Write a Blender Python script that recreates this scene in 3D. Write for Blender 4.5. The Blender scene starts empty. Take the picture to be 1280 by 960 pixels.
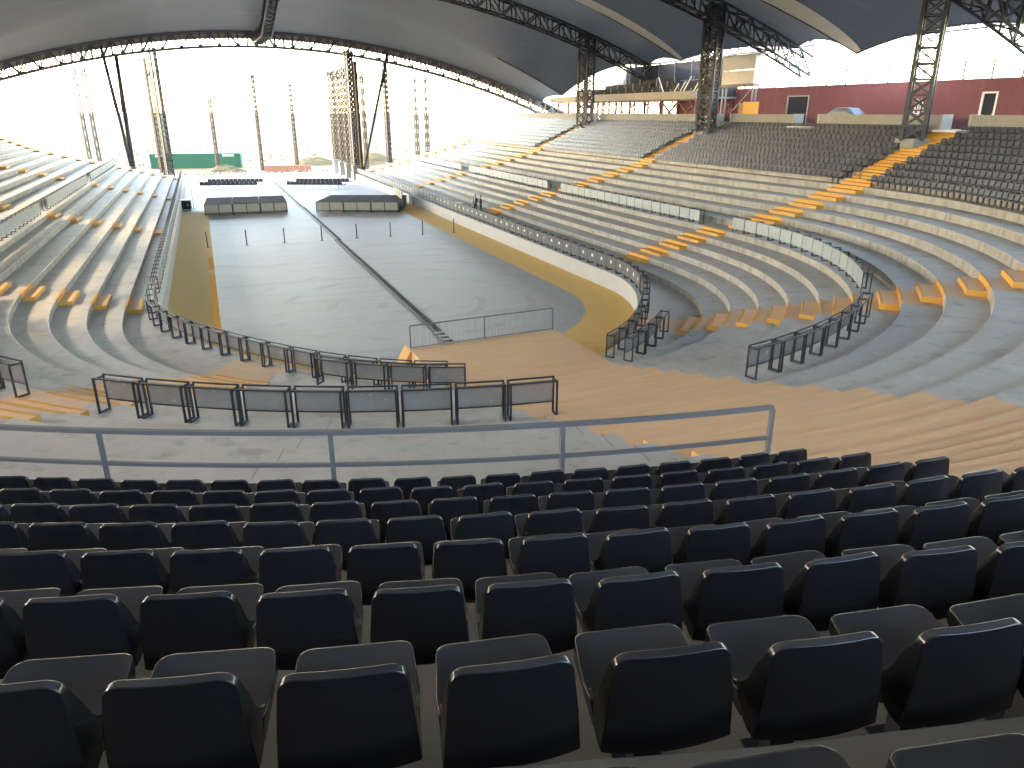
import bpy, bmesh, math, random
from mathutils import Vector, Matrix
R = math.radians
random.seed(7)
scn = bpy.context.scene
COL = scn.collection

# ---------------------------------------------------------------- camera
# arena frame: +Y runs along the arena towards the stage opening, floor at z = 0
CAM = Vector((-9.8, -40.4, 10.4))
HEAD = math.atan(0.4)                 # turned right of the arena axis
PITCH = math.atan(340.0 / 924.0)
FPX = 924.0
cd = bpy.data.cameras.new("camera")
cam = bpy.data.objects.new("camera", cd)
COL.objects.link(cam)
cam.location = CAM
cam.rotation_euler = (math.pi / 2 - PITCH, 0, -HEAD)
cd.sensor_width = 36.0
cd.lens = 36.0 * FPX / 1280.0
cd.clip_start = 0.05
cd.clip_end = 6000
scn.camera = cam

# ---------------------------------------------------------------- world, sun, exposure
SUN_EL, SUN_AZ = R(25.4), R(-70)        # azimuth from +Y towards +X
w = bpy.data.worlds.new("World")
scn.world = w
w.use_nodes = True
nt = w.node_tree
sky = nt.nodes.new("ShaderNodeTexSky")
sky.sky_type = 'NISHITA'
sky.sun_disc = False
sky.sun_elevation = SUN_EL
sky.sun_rotation = SUN_AZ
sky.dust_density = 0.6
sky.air_density = 1.0
sky.ozone_density = 1.5
bg = nt.nodes["Background"]
tint = nt.nodes.new("ShaderNodeMix"); tint.data_type = 'RGBA'; tint.blend_type = 'MULTIPLY'
tint.inputs[0].default_value = 1.0; tint.inputs[7].default_value = (1.0, 0.835, 0.69, 1)   # dusty desert air
nt.links.new(sky.outputs[0], tint.inputs[6]); nt.links.new(tint.outputs[2], bg.inputs[0])
bg.inputs[1].default_value = 0.15
sd = bpy.data.lights.new("sun", 'SUN')
sd.energy = 0.26
sd.angle = R(2.0)
sd.color = (1.0, 0.72, 0.38)
so = bpy.data.objects.new("sun", sd)
COL.objects.link(so)
so.location = (-200, 100, 120)
sdir = Vector((math.sin(SUN_AZ) * math.cos(SUN_EL), math.cos(SUN_AZ) * math.cos(SUN_EL), math.sin(SUN_EL)))
so.rotation_euler = sdir.to_track_quat('Z', 'Y').to_euler()
scn.view_settings.view_transform = 'Standard'
scn.view_settings.look = 'None'
scn.view_settings.gamma = 1.0
scn.view_settings.exposure = 4.84
scn.cycles.max_bounces = 8
scn.cycles.diffuse_bounces = 5
scn.cycles.transparent_max_bounces = 12
scn.cycles.use_denoising = True
scn.cycles.sample_clamp_indirect = 0.6

# ---------------------------------------------------------------- helpers
def proj(P):
    q = Vector(P) - CAM
    a = q.x * math.cos(HEAD) - q.y * math.sin(HEAD)
    b = q.x * math.sin(HEAD) + q.y * math.cos(HEAD)
    yc = b * math.sin(PITCH) + q.z * math.cos(PITCH)
    zc = b * math.cos(PITCH) - q.z * math.sin(PITCH)
    if zc < 0.05:
        return None
    return 640 + FPX * a / zc, 480 - FPX * yc / zc, zc

class MB:
    """collects vertices and faces of one mesh"""
    def __init__(s):
        s.v, s.f = [], []
    def quad(s, a, b, c, d):
        n = len(s.v); s.v += [tuple(a), tuple(b), tuple(c), tuple(d)]; s.f.append((n, n + 1, n + 2, n + 3))
    def hexa(s, P):
        n = len(s.v); s.v += [tuple(p) for p in P]
        for q in ((0, 3, 2, 1), (4, 5, 6, 7), (0, 1, 5, 4), (1, 2, 6, 5), (2, 3, 7, 6), (3, 0, 4, 7)):
            s.f.append(tuple(n + i for i in q))
    def box(s, c, sz, ux=(1, 0, 0), uy=(0, 1, 0), uz=(0, 0, 1)):
        c = Vector(c); ux, uy, uz = Vector(ux) * sz[0] / 2, Vector(uy) * sz[1] / 2, Vector(uz) * sz[2] / 2
        s.hexa([c - ux - uy - uz, c + ux - uy - uz, c + ux + uy - uz, c - ux + uy - uz,
                c - ux - uy + uz, c + ux - uy + uz, c + ux + uy + uz, c - ux + uy + uz])
    def bx(s, x0, x1, y0, y1, z0, z1):
        s.box(((x0 + x1) / 2, (y0 + y1) / 2, (z0 + z1) / 2), (x1 - x0, y1 - y0, z1 - z0))
    def bar(s, p, q, wd, h=None, up=(0, 0, 1)):
        p, q = Vector(p), Vector(q); h = h or wd
        d = q - p; L = d.length
        if L < 1e-5: return
        d /= L; up = Vector(up)
        if abs(d.dot(up)) > 0.98: up = Vector((1, 0, 0))
        x = d.cross(up).normalized(); u = x.cross(d)
        s.box((p + q) / 2, (wd, L, h), x, d, u)
    def tube(s, p, q, r0, r1=None, n=8):
        p, q = Vector(p), Vector(q); r1 = r0 if r1 is None else r1
        d = (q - p).normalized()
        up = Vector((0, 0, 1)) if abs(d.z) < 0.95 else Vector((1, 0, 0))
        x = d.cross(up).normalized(); y = x.cross(d)
        k = len(s.v)
        for P, r in ((p, r0), (q, r1)):
            for i in range(n):
                a = 2 * math.pi * i / n
                s.v.append(tuple(P + (x * math.cos(a) + y * math.sin(a)) * r))
        for i in range(n):
            j = (i + 1) % n
            s.f.append((k + i, k + j, k + n + j, k + n + i))
        s.f.append(tuple(k + i for i in reversed(range(n)))); s.f.append(tuple(k + n + i for i in range(n)))
    def path(s, pts, wd, h=None):
        for a, b in zip(pts[:-1], pts[1:]): s.bar(a, b, wd, h)
    def ball(s, c, rx, ry, rz, n=8, m=6):
        k = len(s.v)
        for j in range(1, m):
            t = math.pi * j / m
            for i in range(n):
                a = 2 * math.pi * i / n
                s.v.append((c[0] + rx * math.sin(t) * math.cos(a), c[1] + ry * math.sin(t) * math.sin(a), c[2] + rz * math.cos(t)))
        s.v += [(c[0], c[1], c[2] + rz), (c[0], c[1], c[2] - rz)]
        T, B = len(s.v) - 2, len(s.v) - 1
        for j in range(m - 2):
            for i in range(n):
                i2 = (i + 1) % n
                s.f.append((k + j * n + i, k + (j + 1) * n + i, k + (j + 1) * n + i2, k + j * n + i2))
        for i in range(n):
            i2 = (i + 1) % n
            s.f.append((T, k + i, k + i2)); s.f.append((B, k + (m - 2) * n + i2, k + (m - 2) * n + i))
    def mesh(s, name, m, smooth=False):
        me = bpy.data.meshes.new(name)
        me.from_pydata(s.v, [], s.f)
        if m: me.materials.append(m)
        if smooth: me.polygons.foreach_set("use_smooth", [True] * len(me.polygons))
        me.update()
        return me

def put(name, me, parent=None, loc=None, rz=None):
    o = bpy.data.objects.new(name, me)
    COL.objects.link(o)
    if parent: o.parent = parent
    if loc is not None: o.location = loc
    if rz is not None: o.rotation_euler = (0, 0, rz)
    return o
def obj(name, mb, m, parent=None, smooth=False, loc=None, rz=None):
    return put(name, mb.mesh(name, m, smooth), parent, loc, rz)
def tag(o, label=None, cat=None, group=None, kind=None):
    if label: o["label"] = label
    if cat: o["category"] = cat
    if group: o["group"] = group
    if kind: o["kind"] = kind
    return o
def thing(name, label, cat, loc=(0, 0, 0), rz=0, group=None):
    o = bpy.data.objects.new(name, None); COL.objects.link(o)
    o.empty_display_size = 0.2
    o.location = loc; o.rotation_euler = (0, 0, rz)
    return tag(o, label, cat, group)
def struct(name):
    o = bpy.data.objects.new(name, None); COL.objects.link(o)
    return tag(o, kind="structure")
def bake(o):
    """apply an object's modifiers, returns the finished mesh"""
    dg = bpy.context.evaluated_depsgraph_get(); dg.update()
    me = bpy.data.meshes.new_from_object(o.evaluated_get(dg))
    bpy.data.objects.remove(o)
    return me
ORD = ["zeroth", "first", "second", "third", "fourth", "fifth", "sixth", "seventh", "eighth", "ninth", "tenth", "eleventh", "twelfth",
       "thirteenth", "fourteenth", "fifteenth", "sixteenth", "seventeenth", "eighteenth", "nineteenth", "twentieth"]
TENS = {2: "twenty", 3: "thirty", 4: "forty", 5: "fifty"}
def nth(n):
    if n <= 20: return ORD[n]
    t, u = divmod(n, 10)
    return {2: "twentieth", 3: "thirtieth", 4: "fortieth", 5: "fiftieth"}[t] if u == 0 else TENS[t] + "-" + ORD[u]

# ---------------------------------------------------------------- materials
class N:
    def __init__(s, name):
        s.m = bpy.data.materials.new(name); s.m.use_nodes = True
        s.t = s.m.node_tree; s.b = s.t.nodes["Principled BSDF"]
        s.geo = s.t.nodes.new("ShaderNodeNewGeometry")
    def n(s, ty, **k):
        nd = s.t.nodes.new(ty)
        for a, v in k.items(): setattr(nd, a, v)
        return nd
    def l(s, a, b): s.t.links.new(a, b)
    def math(s, op, a, b=None, c=None, clamp=False):
        nd = s.n("ShaderNodeMath", operation=op, use_clamp=clamp)
        for i, v in enumerate((a, b, c)):
            if v is None: continue
            if isinstance(v, (int, float)): nd.inputs[i].default_value = v
            else: s.l(v, nd.inputs[i])
        return nd.outputs[0]
    def noise(s, scale, detail=4, rough=0.6, stretch=None, vec=None):
        nd = s.n("ShaderNodeTexNoise"); nd.inputs["Scale"].default_value = scale
        nd.inputs["Detail"].default_value = detail; nd.inputs["Roughness"].default_value = rough
        src = vec or s.geo.outputs["Position"]
        if stretch:
            mp = s.n("ShaderNodeMapping"); mp.inputs["Scale"].default_value = stretch
            s.l(src, mp.inputs[0]); src = mp.outputs[0]
        s.l(src, nd.inputs["Vector"])
        return nd.outputs["Fac"]
    def step(s, v, lo, hi, a=0.0, b=1.0):
        nd = s.n("ShaderNodeMapRange"); nd.interpolation_type = 'SMOOTHSTEP'
        nd.inputs[1].default_value = lo; nd.inputs[2].default_value = hi
        nd.inputs[3].default_value = a; nd.inputs[4].default_value = b
        s.l(v, nd.inputs[0]); return nd.outputs[0]
    def mix(s, f, a, b, mode='MIX'):
        nd = s.n("ShaderNodeMix", data_type='RGBA', blend_type=mode)
        for i, v in ((0, f), (6, a), (7, b)):
            if isinstance(v, (int, float)): nd.inputs[i].default_value = v
            elif isinstance(v, tuple): nd.inputs[i].default_value = (*v, 1)
            else: s.l(v, nd.inputs[i])
        return nd.outputs[2]
    def xyz(s, vec=None):
        nd = s.n("ShaderNodeSeparateXYZ"); s.l(vec or s.geo.outputs["Position"], nd.inputs[0]); return nd.outputs
    def bump(s, h, strength=0.3, dist=0.02):
        nd = s.n("ShaderNodeBump"); nd.inputs["Strength"].default_value = strength; nd.inputs["Distance"].default_value = dist
        s.l(h, nd.inputs["Height"]); s.l(nd.outputs[0], s.b.inputs["Normal"])
    def base(s, c): s.l(c, s.b.inputs["Base Color"])
    def rough(s, v):
        if isinstance(v, (int, float)): s.b.inputs["Roughness"].default_value = v
        else: s.l(v, s.b.inputs["Roughness"])

def plain(name, c, rough=0.6, metal=0.0, var=0.15, scale=3.0, spec=0.5):
    k = N(name)
    f = k.noise(scale, 5)
    k.base(k.mix(f, tuple(x * (1 - var) for x in c), tuple(min(1, x * (1 + var)) for x in c)))
    k.rough(rough); k.b.inputs["Metallic"].default_value = metal
    k.b.inputs["Specular IOR Level"].default_value = spec
    return k.m

TAN = (0.74, 0.47, 0.25)
def concrete_tiers():
    k = N("terrace_concrete")
    X, Y, Z = k.xyz()
    big = k.noise(0.35, 5, 0.65)
    fine = k.noise(6.0, 6, 0.7)
    streak = k.noise(1.0, 5, 0.7, stretch=(1.3, 1.3, 14.0))
    c = k.mix(big, (0.38, 0.362, 0.328), (0.57, 0.542, 0.487))
    c = k.mix(k.step(fine, 0.35, 0.75), c, k.mix(0.30, c, (0.5, 0.48, 0.43)))
    # formwork drips brown the vertical faces, darkened further to even out their light
    nz = k.xyz(k.geo.outputs["Normal"])[2]
    vert = k.step(k.math('ABSOLUTE', nz), 0.3, 0.7, 1.0, 0.0)
    drip_and_darkening = k.noise(2.2, 4, 0.6, stretch=(1.0, 1.0, 0.12))
    c = k.mix(k.math('MULTIPLY', vert, k.step(drip_and_darkening, 0.40, 0.7, 0.45, 0.95)), c, (0.225, 0.19, 0.145))
    c = k.mix(k.math('MULTIPLY', k.step(streak, 0.52, 0.75), 0.45), c, (0.22, 0.205, 0.18))
    mid = k.noise(1.1, 6, 0.72, stretch=(1.0, 1.0, 3.0))
    c = k.mix(k.step(mid, 0.30, 0.48, 0.55, 0.0), c, (0.24, 0.225, 0.20))
    c = k.mix(k.step(mid, 0.56, 0.72, 0.0, 0.5), c, (0.60, 0.575, 0.52))
    # dust-brown walking strips: the wide centre aisle and the two slanting aisles
    ax = k.math('ABSOLUTE', X)
    wob = k.math('MULTIPLY', k.math('SUBTRACT', k.noise(1.6, 4), 0.5), 0.5)
    dc = k.math('ADD', k.math('ABSOLUTE', k.math('SUBTRACT', X, 0.55)), wob)
    mc = k.math('MULTIPLY', k.step(dc, 3.25, 3.42, 1.0, 0.0), k.step(Y, -9.5, -9.0, 1.0, 0.0))
    s0 = R(38.5)
    dd = k.math('ADD', k.math('MULTIPLY', ax, math.cos(s0)), k.math('MULTIPLY', Y, math.sin(s0)))
    dd = k.math('ADD', k.math('ABSOLUTE', dd), k.math('MULTIPLY', wob, 0.6))
    md = k.math('MULTIPLY', k.step(dd, 1.15, 1.4, 0.75, 0.0), k.step(Y, -6.5, -6.0, 1.0, 0.0))
    m = k.math('MAXIMUM', mc, md)
    grain = k.noise(1.2, 5, 0.7, stretch=(0.6, 5.0, 5.0))
    tanc = k.mix(grain, tuple(x * 0.8 for x in TAN), tuple(x * 1.2 for x in TAN))
    c = k.mix(m, c, tanc)
    at = k.math('ARCTAN2', X, k.math('MULTIPLY', Y, -1.0))
    jb = k.math('ABSOLUTE', k.math('SUBTRACT', k.math('FRACT', k.math('MULTIPLY', at, 4.6)), 0.5))
    jw = k.math('ABSOLUTE', k.math('SUBTRACT', k.math('FRACT', k.math('DIVIDE', Y, 5.2)), 0.5))
    isw = k.step(Y, -0.05, 0.05)
    jn = k.math('ADD', k.math('MULTIPLY', k.step(jw, 0.0, 0.006, 1.0, 0.0), isw), k.math('MULTIPLY', k.step(jb, 0.0, 0.004, 1.0, 0.0), k.math('SUBTRACT', 1.0, isw)))
    c = k.mix(k.math('MULTIPLY', k.math('MULTIPLY', jn, 0.55), k.math('SUBTRACT', 1.0, m)), c, (0.12, 0.11, 0.095))
    pt = k.n("ShaderNodeTexVoronoi"); pt.inputs["Scale"].default_value = 0.22; k.l(k.geo.outputs["Position"], pt.inputs["Vector"])
    ps = k.n("ShaderNodeSeparateColor"); k.l(pt.outputs["Color"], ps.inputs[0])
    c = k.mix(k.math('MULTIPLY', ps.outputs[0], 0.16), c, (0.24, 0.225, 0.20))
    k.base(c); k.rough(k.math('ADD', k.step(mid, 0.3, 0.7, 0.66, 0.52), k.math('MULTIPLY', m, 0.3)))
    k.bump(k.math('ADD', fine, k.math('MULTIPLY', big, 2.0)), 0.35, 0.012)
    return k.m
M = {}
M['tier'] = concrete_tiers()

def tan_mat():
    k = N("tan_paint")
    g = k.noise(1.3, 5, 0.7, stretch=(0.6, 5.0, 5.0)); f = k.noise(9, 4)
    c = k.mix(g, tuple(x * 0.78 for x in TAN), tuple(x * 1.22 for x in TAN))
    c = k.mix(k.step(f, 0.55, 0.8, 0, 0.35), c, (0.36, 0.31, 0.25))
    k.base(c); k.rough(0.75); k.bump(f, 0.25, 0.01)
    return k.m
M['tan'] = tan_mat()
def orange_mat():
    k = N("orange_paint")
    f = k.noise(4, 6, 0.7); g = k.noise(22, 3)
    c = k.mix(f, (0.55, 0.26, 0.025), (0.72, 0.38, 0.05))
    c = k.mix(k.step(g, 0.54, 0.70, 0, 0.6), c, (0.42, 0.31, 0.19))
    k.base(c); k.rough(0.6)
    return k.m
M['orange'] = orange_mat()

def floor_mat():
    k = N("arena_floor_paint")
    X, Y, Z = k.xyz()
    ax = k.math('ABSOLUTE', X)
    yn = k.math('MINIMUM', Y, 0.0)
    rr = k.math('SQRT', k.math('ADD', k.math('MULTIPLY', X, X), k.math('MULTIPLY', yn, yn)))
    wob = k.math('MULTIPLY', k.math('SUBTRACT', k.noise(0.8, 4), 0.5), 0.35)
    rr = k.math('ADD', rr, wob)
    st = k.noise(0.55, 6, 0.7, stretch=(0.35, 2.4, 1))
    st2 = k.noise(2.4, 5, 0.7, stretch=(0.3, 2.0, 1))
    bl = k.noise(0.16, 4, 0.6)
    c = k.mix(st, (0.37, 0.362, 0.345), (0.52, 0.505, 0.47))
    c = k.mix(k.step(bl, 0.45, 0.7, 0, 0.5), c, (0.41, 0.40, 0.365))
    c = k.mix(k.step(st2, 0.54, 0.72, 0, 0.65), c, (0.56, 0.55, 0.51))
    st3 = k.noise(0.30, 5, 0.75, stretch=(0.12, 3.2, 1))
    c = k.mix(k.step(st3, 0.32, 0.5, 0.45, 0.0), c, (0.31, 0.315, 0.31))
    tw = k.n("ShaderNodeTexWave"); tw.wave_type = 'RINGS'; tw.rings_direction = 'Z'; tw.inputs["Scale"].default_value = 0.11
    tw.inputs["Distortion"].default_value = 6.0; tw.inputs["Detail"].default_value = 3.0; tw.inputs["Detail Scale"].default_value = 0.25
    k.l(k.geo.outputs["Position"], tw.inputs["Vector"])
    c = k.mix(k.math('MULTIPLY', k.step(tw.outputs["Fac"], 0.86, 0.97), k.step(k.noise(0.4, 4), 0.45, 0.6, 0, 0.4)), c, (0.25, 0.245, 0.23))
    sp = k.noise(5.0, 5, 0.75)
    c = k.mix(k.step(sp, 0.62, 0.72, 0, 0.4), c, (0.62, 0.60, 0.56))
    c = k.mix(k.step(sp, 0.28, 0.36, 0.35, 0.0), c, (0.24, 0.23, 0.21))
    # a paler ring where the paint was rolled twice, with a curved border inside the oval
    ring = k.step(rr, 8.2, 8.5)
    c = k.mix(k.math('MULTIPLY', ring, 0.35), c, (0.34, 0.355, 0.36))
    # pour joints every six metres
    jy = k.math('ABSOLUTE', k.math('SUBTRACT', k.math('FRACT', k.math('DIVIDE', Y, 6.0)), 0.5))
    j = k.step(jy, 0.0, 0.012, 0.45, 0.0)
    c = k.mix(j, c, (0.17, 0.165, 0.155))
    sand = k.noise(1.1, 6, 0.7)
    sc_ = k.mix(sand, (0.68, 0.43, 0.115), (0.80, 0.53, 0.17))
    m = k.math('MULTIPLY', k.step(rr, 10.0, 10.12), k.step(Y, 48, 52, 1.0, 0.0))
    c = k.mix(m, c, sc_)
    k.base(c); k.rough(k.math('ADD', k.step(st, 0.3, 0.7, 0.50, 0.60), k.math('MULTIPLY', m, 0.3)))
    k.bump(st2, 0.1, 0.01)
    return k.m
M['floor'] = floor_mat()
M['white_wall'] = plain("painted_wall", (0.46, 0.455, 0.43), 0.7, var=0.12, scale=0.8)
def desert():
    k = N("desert_sand")
    a = k.noise(0.012, 6, 0.6); b = k.noise(0.12, 6, 0.7); d = k.noise(0.9, 5)
    c = k.mix(a, (0.082, 0.066, 0.024), (0.105, 0.084, 0.035))
    c = k.mix(k.step(b, 0.55, 0.7, 0, 0.5), c, (0.24, 0.19, 0.10))
    c = k.mix(k.step(d, 0.62, 0.72, 0, 0.5), c, (0.17, 0.145, 0.085))
    k.base(c); k.rough(0.9); k.bump(d, 0.5, 0.1)
    return k.m
M['sand'] = desert()
M['line'] = plain("sunlit_strip_yellow", (0.80, 0.40, 0.05), 0.9, var=0.2, spec=0.1)
M['steel'] = plain("dark_steel", (0.032, 0.035, 0.045), 0.5, 0.0, 0.3)
M['arch'] = plain("arch_steel", (0.085, 0.075, 0.085), 0.5, 0.0, 0.25)
M['steel_grey'] = plain("grey_steel", (0.145, 0.145, 0.16), 0.45, 0.3, 0.2)
M['steel_pale'] = plain("galvanised_steel", (0.33, 0.33, 0.33), 0.45, 0.5, 0.2)
M['rust'] = plain("rusty_steel", (0.05, 0.036, 0.02), 0.8, 0.0, 0.4)
M['rail'] = plain("railing_grey", (0.17, 0.165, 0.17), 0.5, 0.1, 0.15)
M['frame'] = plain("black_frame", (0.022, 0.024, 0.032), 0.4, 0.0, 0.3)
def panel_mat(name, c, see, blot=None, rough=0.45):
    k = N(name)
    f = k.noise(2.6, 6, 0.7); g = k.noise(30, 2)
    col = k.mix(f, tuple(x * 0.75 for x in c), tuple(min(1, x * 1.25) for x in c))
    if blot:
        h = k.noise(7.0, 3, 0.55); h2 = k.noise(0.9, 2)
        mm = k.math('MULTIPLY', k.step(h, 0.60, 0.68), k.step(h2, 0.48, 0.6))
        col = k.mix(k.math('MULTIPLY', mm, 0.75), col, blot)
    k.base(col); k.rough(rough)
    if see:
        k.b.inputs["Alpha"].default_value = 1 - see
    return k.m
M['mesh'] = panel_mat("perforated_panel", (0.27, 0.27, 0.255), 0.38, (0.55, 0.55, 0.53))
M['panel_dark'] = panel_mat("grey_panel", (0.105, 0.112, 0.118), 0.12)
M['panel_pale'] = panel_mat("frosted_panel", (0.40, 0.44, 0.44), 0.22, (0.30, 0.33, 0.31))
M['panel_tan'] = panel_mat("beige_panel", (0.42, 0.37, 0.27), 0.0)
M['dark_board'] = plain("dark_board", (0.05, 0.052, 0.056), 0.9, spec=0.15)
M['matte'] = plain("matte_grey_panel", (0.035, 0.038, 0.044), 0.95, spec=0.05)
M['mark'] = plain("white_mark", (0.82, 0.82, 0.80), 0.5)
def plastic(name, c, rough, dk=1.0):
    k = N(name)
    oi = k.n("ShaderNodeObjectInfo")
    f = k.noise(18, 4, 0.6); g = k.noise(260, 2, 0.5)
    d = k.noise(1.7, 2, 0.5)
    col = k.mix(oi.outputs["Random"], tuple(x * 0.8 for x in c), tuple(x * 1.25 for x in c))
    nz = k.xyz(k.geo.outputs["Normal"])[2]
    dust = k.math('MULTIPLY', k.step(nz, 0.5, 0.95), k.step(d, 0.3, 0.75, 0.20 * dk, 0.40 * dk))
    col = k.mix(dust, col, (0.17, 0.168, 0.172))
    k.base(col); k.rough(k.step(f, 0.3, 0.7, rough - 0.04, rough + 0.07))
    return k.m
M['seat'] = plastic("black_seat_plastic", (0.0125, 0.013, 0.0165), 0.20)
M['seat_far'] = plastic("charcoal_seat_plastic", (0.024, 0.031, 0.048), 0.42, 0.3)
def red_wall():
    k = N("dark_red_render")
    X, Y, Z = k.xyz()
    a = k.noise(0.5, 5, 0.65); d = k.noise(1.4, 4, 0.6, stretch=(1, 1, 0.12)); f = k.noise(7, 4)
    c = k.mix(a, (0.125, 0.044, 0.05), (0.185, 0.064, 0.07))
    c = k.mix(k.step(d, 0.52, 0.72, 0, 0.5), c, (0.20, 0.10, 0.10))
    c = k.mix(k.step(f, 0.62, 0.75, 0, 0.3), c, (0.24, 0.15, 0.14))
    j = k.math('ABSOLUTE', k.math('SUBTRACT', k.math('FRACT', k.math('DIVIDE', Y, 4.0)), 0.5))
    c = k.mix(k.step(j, 0.0, 0.01, 0.6, 0.0), c, (0.07, 0.03, 0.03))
    k.base(c); k.rough(0.85); k.bump(f, 0.2, 0.01)
    return k.m
M['red'] = red_wall()
M['door'] = plain("slate_door", (0.028, 0.034, 0.046), 0.85, spec=0.15)
M['white'] = plain("white_paint", (0.78, 0.78, 0.76), 0.5, var=0.06)
M['conc'] = plain("pale_concrete", (0.36, 0.35, 0.325), 0.8, var=0.2, scale=1.2)
M['conc_dark'] = plain("grey_concrete", (0.26, 0.26, 0.25), 0.8, var=0.2, scale=1.2)
M['green'] = plain("green_sheet_metal", (0.014, 0.095, 0.05), 0.7, var=0.2, scale=0.4)
M['yellow'] = plain("yellow_board", (0.72, 0.40, 0.06), 0.6, var=0.12)
M['rubber'] = plain("black_rubber", (0.018, 0.017, 0.017), 0.7)
M['box_panel'] = plain("grey_cladding", (0.74, 0.74, 0.72), 0.7, var=0.05)
M['maroon'] = plain("maroon_steel", (0.13, 0.04, 0.05), 0.55)
M['brick'] = plain("clay_block", (0.36, 0.17, 0.11), 0.85, var=0.3)
M['wood'] = plain("raw_timber", (0.36, 0.25, 0.14), 0.75, var=0.25)
def tent():
    k = N("tent_membrane")
    f = k.noise(0.25, 5, 0.6); g = k.noise(1.5, 4, 0.6)
    c = k.mix(f, (0.022, 0.028, 0.042), (0.031, 0.038, 0.053))
    c = k.mix(k.step(g, 0.6, 0.8, 0, 0.3), c, (0.032, 0.036, 0.044))
    X, Y, Z = k.xyz()
    sm = k.math('ABSOLUTE', k.math('SUBTRACT', k.math('FRACT', k.math('DIVIDE', X, 2.6)), 0.5))
    c = k.mix(k.step(sm, 0.0, 0.02, 0.5, 0.0), c, (0.025, 0.028, 0.036))
    st = k.noise(0.5, 4, 0.6, stretch=(0.25, 2.0, 1))
    c = k.mix(k.step(st, 0.55, 0.75, 0, 0.5), c, (0.075, 0.08, 0.088))
    k.base(c); k.rough(0.5)
    out = k.t.nodes["Material Output"]
    tr = k.n("ShaderNodeBsdfTranslucent"); tr.inputs[0].default_value = (0.32, 0.31, 0.28, 1)
    ms = k.n("ShaderNodeMixShader"); ms.inputs[0].default_value = 0.02
    k.l(k.b.outputs[0], ms.inputs[1]); k.l(tr.outputs[0], ms.inputs[2]); k.l(ms.outputs[0], out.inputs[0])
    return k.m
M['tent'] = tent()
M['lit_fold'] = plain("lit_fold_fabric", (0.78, 0.74, 0.62), 0.6, var=0.08)
M['lit_edge_flap'] = plain("lit_edge_fabric", (0.34, 0.31, 0.25), 0.7, var=0.1)
def glass():
    k = N("car_window_glass")
    k.base(k.mix(k.noise(2), (0.02, 0.028, 0.036), (0.035, 0.045, 0.055))); k.rough(0.12)
    k.b.inputs["Specular IOR Level"].default_value = 0.35
    return k.m
M['glass'] = glass()
M['car'] = plain("silver_car_paint", (0.22, 0.24, 0.27), 0.45, 0.2, 0.05)
M['skin'] = plain("skin", (0.36, 0.20, 0.13), 0.6)
M['cloth_dark'] = plain("dark_cloth", (0.018, 0.018, 0.022), 0.9)
M['cloth_grey'] = plain("charcoal_cloth", (0.04, 0.036, 0.034), 0.9)
M['hair'] = plain("black_hair", (0.012, 0.010, 0.009), 0.6)

# ---------------------------------------------------------------- the bowl in plan
YEND = 88.0
def cs(s):   return math.cos(R(s)) ** 2 if abs(s) < 90 else 0.0
def R1(s):   return 12.75 + 3.6 * cs(s) ** 3
def R2(s):   return 21.8 + 2.5 * cs(s)
def R3(s):   return 31.3 + 1.9 * cs(s) ** 3
def SEATW(s): return 0.93 + 0.04 * cs(s)
def P(s, r, z=0.0):
    """s: degrees round the bend (-90..90), beyond that metres along the straight wing"""
    if abs(s) <= 90:
        return Vector((r * math.sin(R(s)), -r * math.cos(R(s)), z))
    sg = 1 if s > 0 else -1
    return Vector((sg * r, abs(s) - 90, z))
def NRM(s):
    a = R(max(-90, min(90, s)))
    return Vector((math.sin(a), -math.cos(a), 0))
Z_WALK1, RISE1 = 1.0, 2.05 / 6
Z_WALK2, RISE2 = Z_WALK1 + 6 * RISE1, 2.59 / 6
Z_SEAT, RISE3 = Z_WALK2 + 6 * RISE2, 0.385
NROW = 9
Z_TOP = Z_SEAT + NROW * RISE3
def rho1(s, i):     # lower terrace riser i = 1..6
    g = 1 - (1 - cs(s)) ** 2
    a, b = 14.3 + 2.8 * g, R2(s) - 0.35
    return a + (b - a) * (i - 1) / 5.0
def rho2(s, j):     # middle terrace riser j = 1..6
    a = R2(s) + 1.35
    return a + (R3(s) - a) * (j - 1) / 5.0
def rho3(s, m):     # seating terrace riser m = 0..9
    return R3(s) + SEATW(s) * m
SS = [-(90 + YEND)] + [-(90 + y) for y in range(80, -1, -8)] + list(range(-88, 90, 2)) + [90 + y for y in range(0, 81, 8)] + [90 + YEND]

def tier(parent, fa, fb, z0, z1, name="tier", lip=0.02):
    """one concrete step: riser from z0 to z1 at fa, tread out to fb, rounded nose, closed ends"""
    mb = MB(); prof = []
    for s in SS:
        a, b = fa(s), fb(s) + 0.03
        prof.append([P(s, a, z0 - 0.06), P(s, a, z1 - lip), P(s, a + lip, z1), P(s, b, z1), P(s, b, z0 - 0.3)])
    for p in prof: mb.v += [tuple(q) for q in p]
    K = 5
    for i in range(len(prof) - 1):
        for j in range(K - 1):
            n = i * K + j
            mb.f.append((n, n + K, n + K + 1, n + 1))
    mb.f.append(tuple(range(K))); mb.f.append(tuple((len(prof) - 1) * K + j for j in reversed(range(K))))
    return obj(name, mb, M['tier'], parent)

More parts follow.
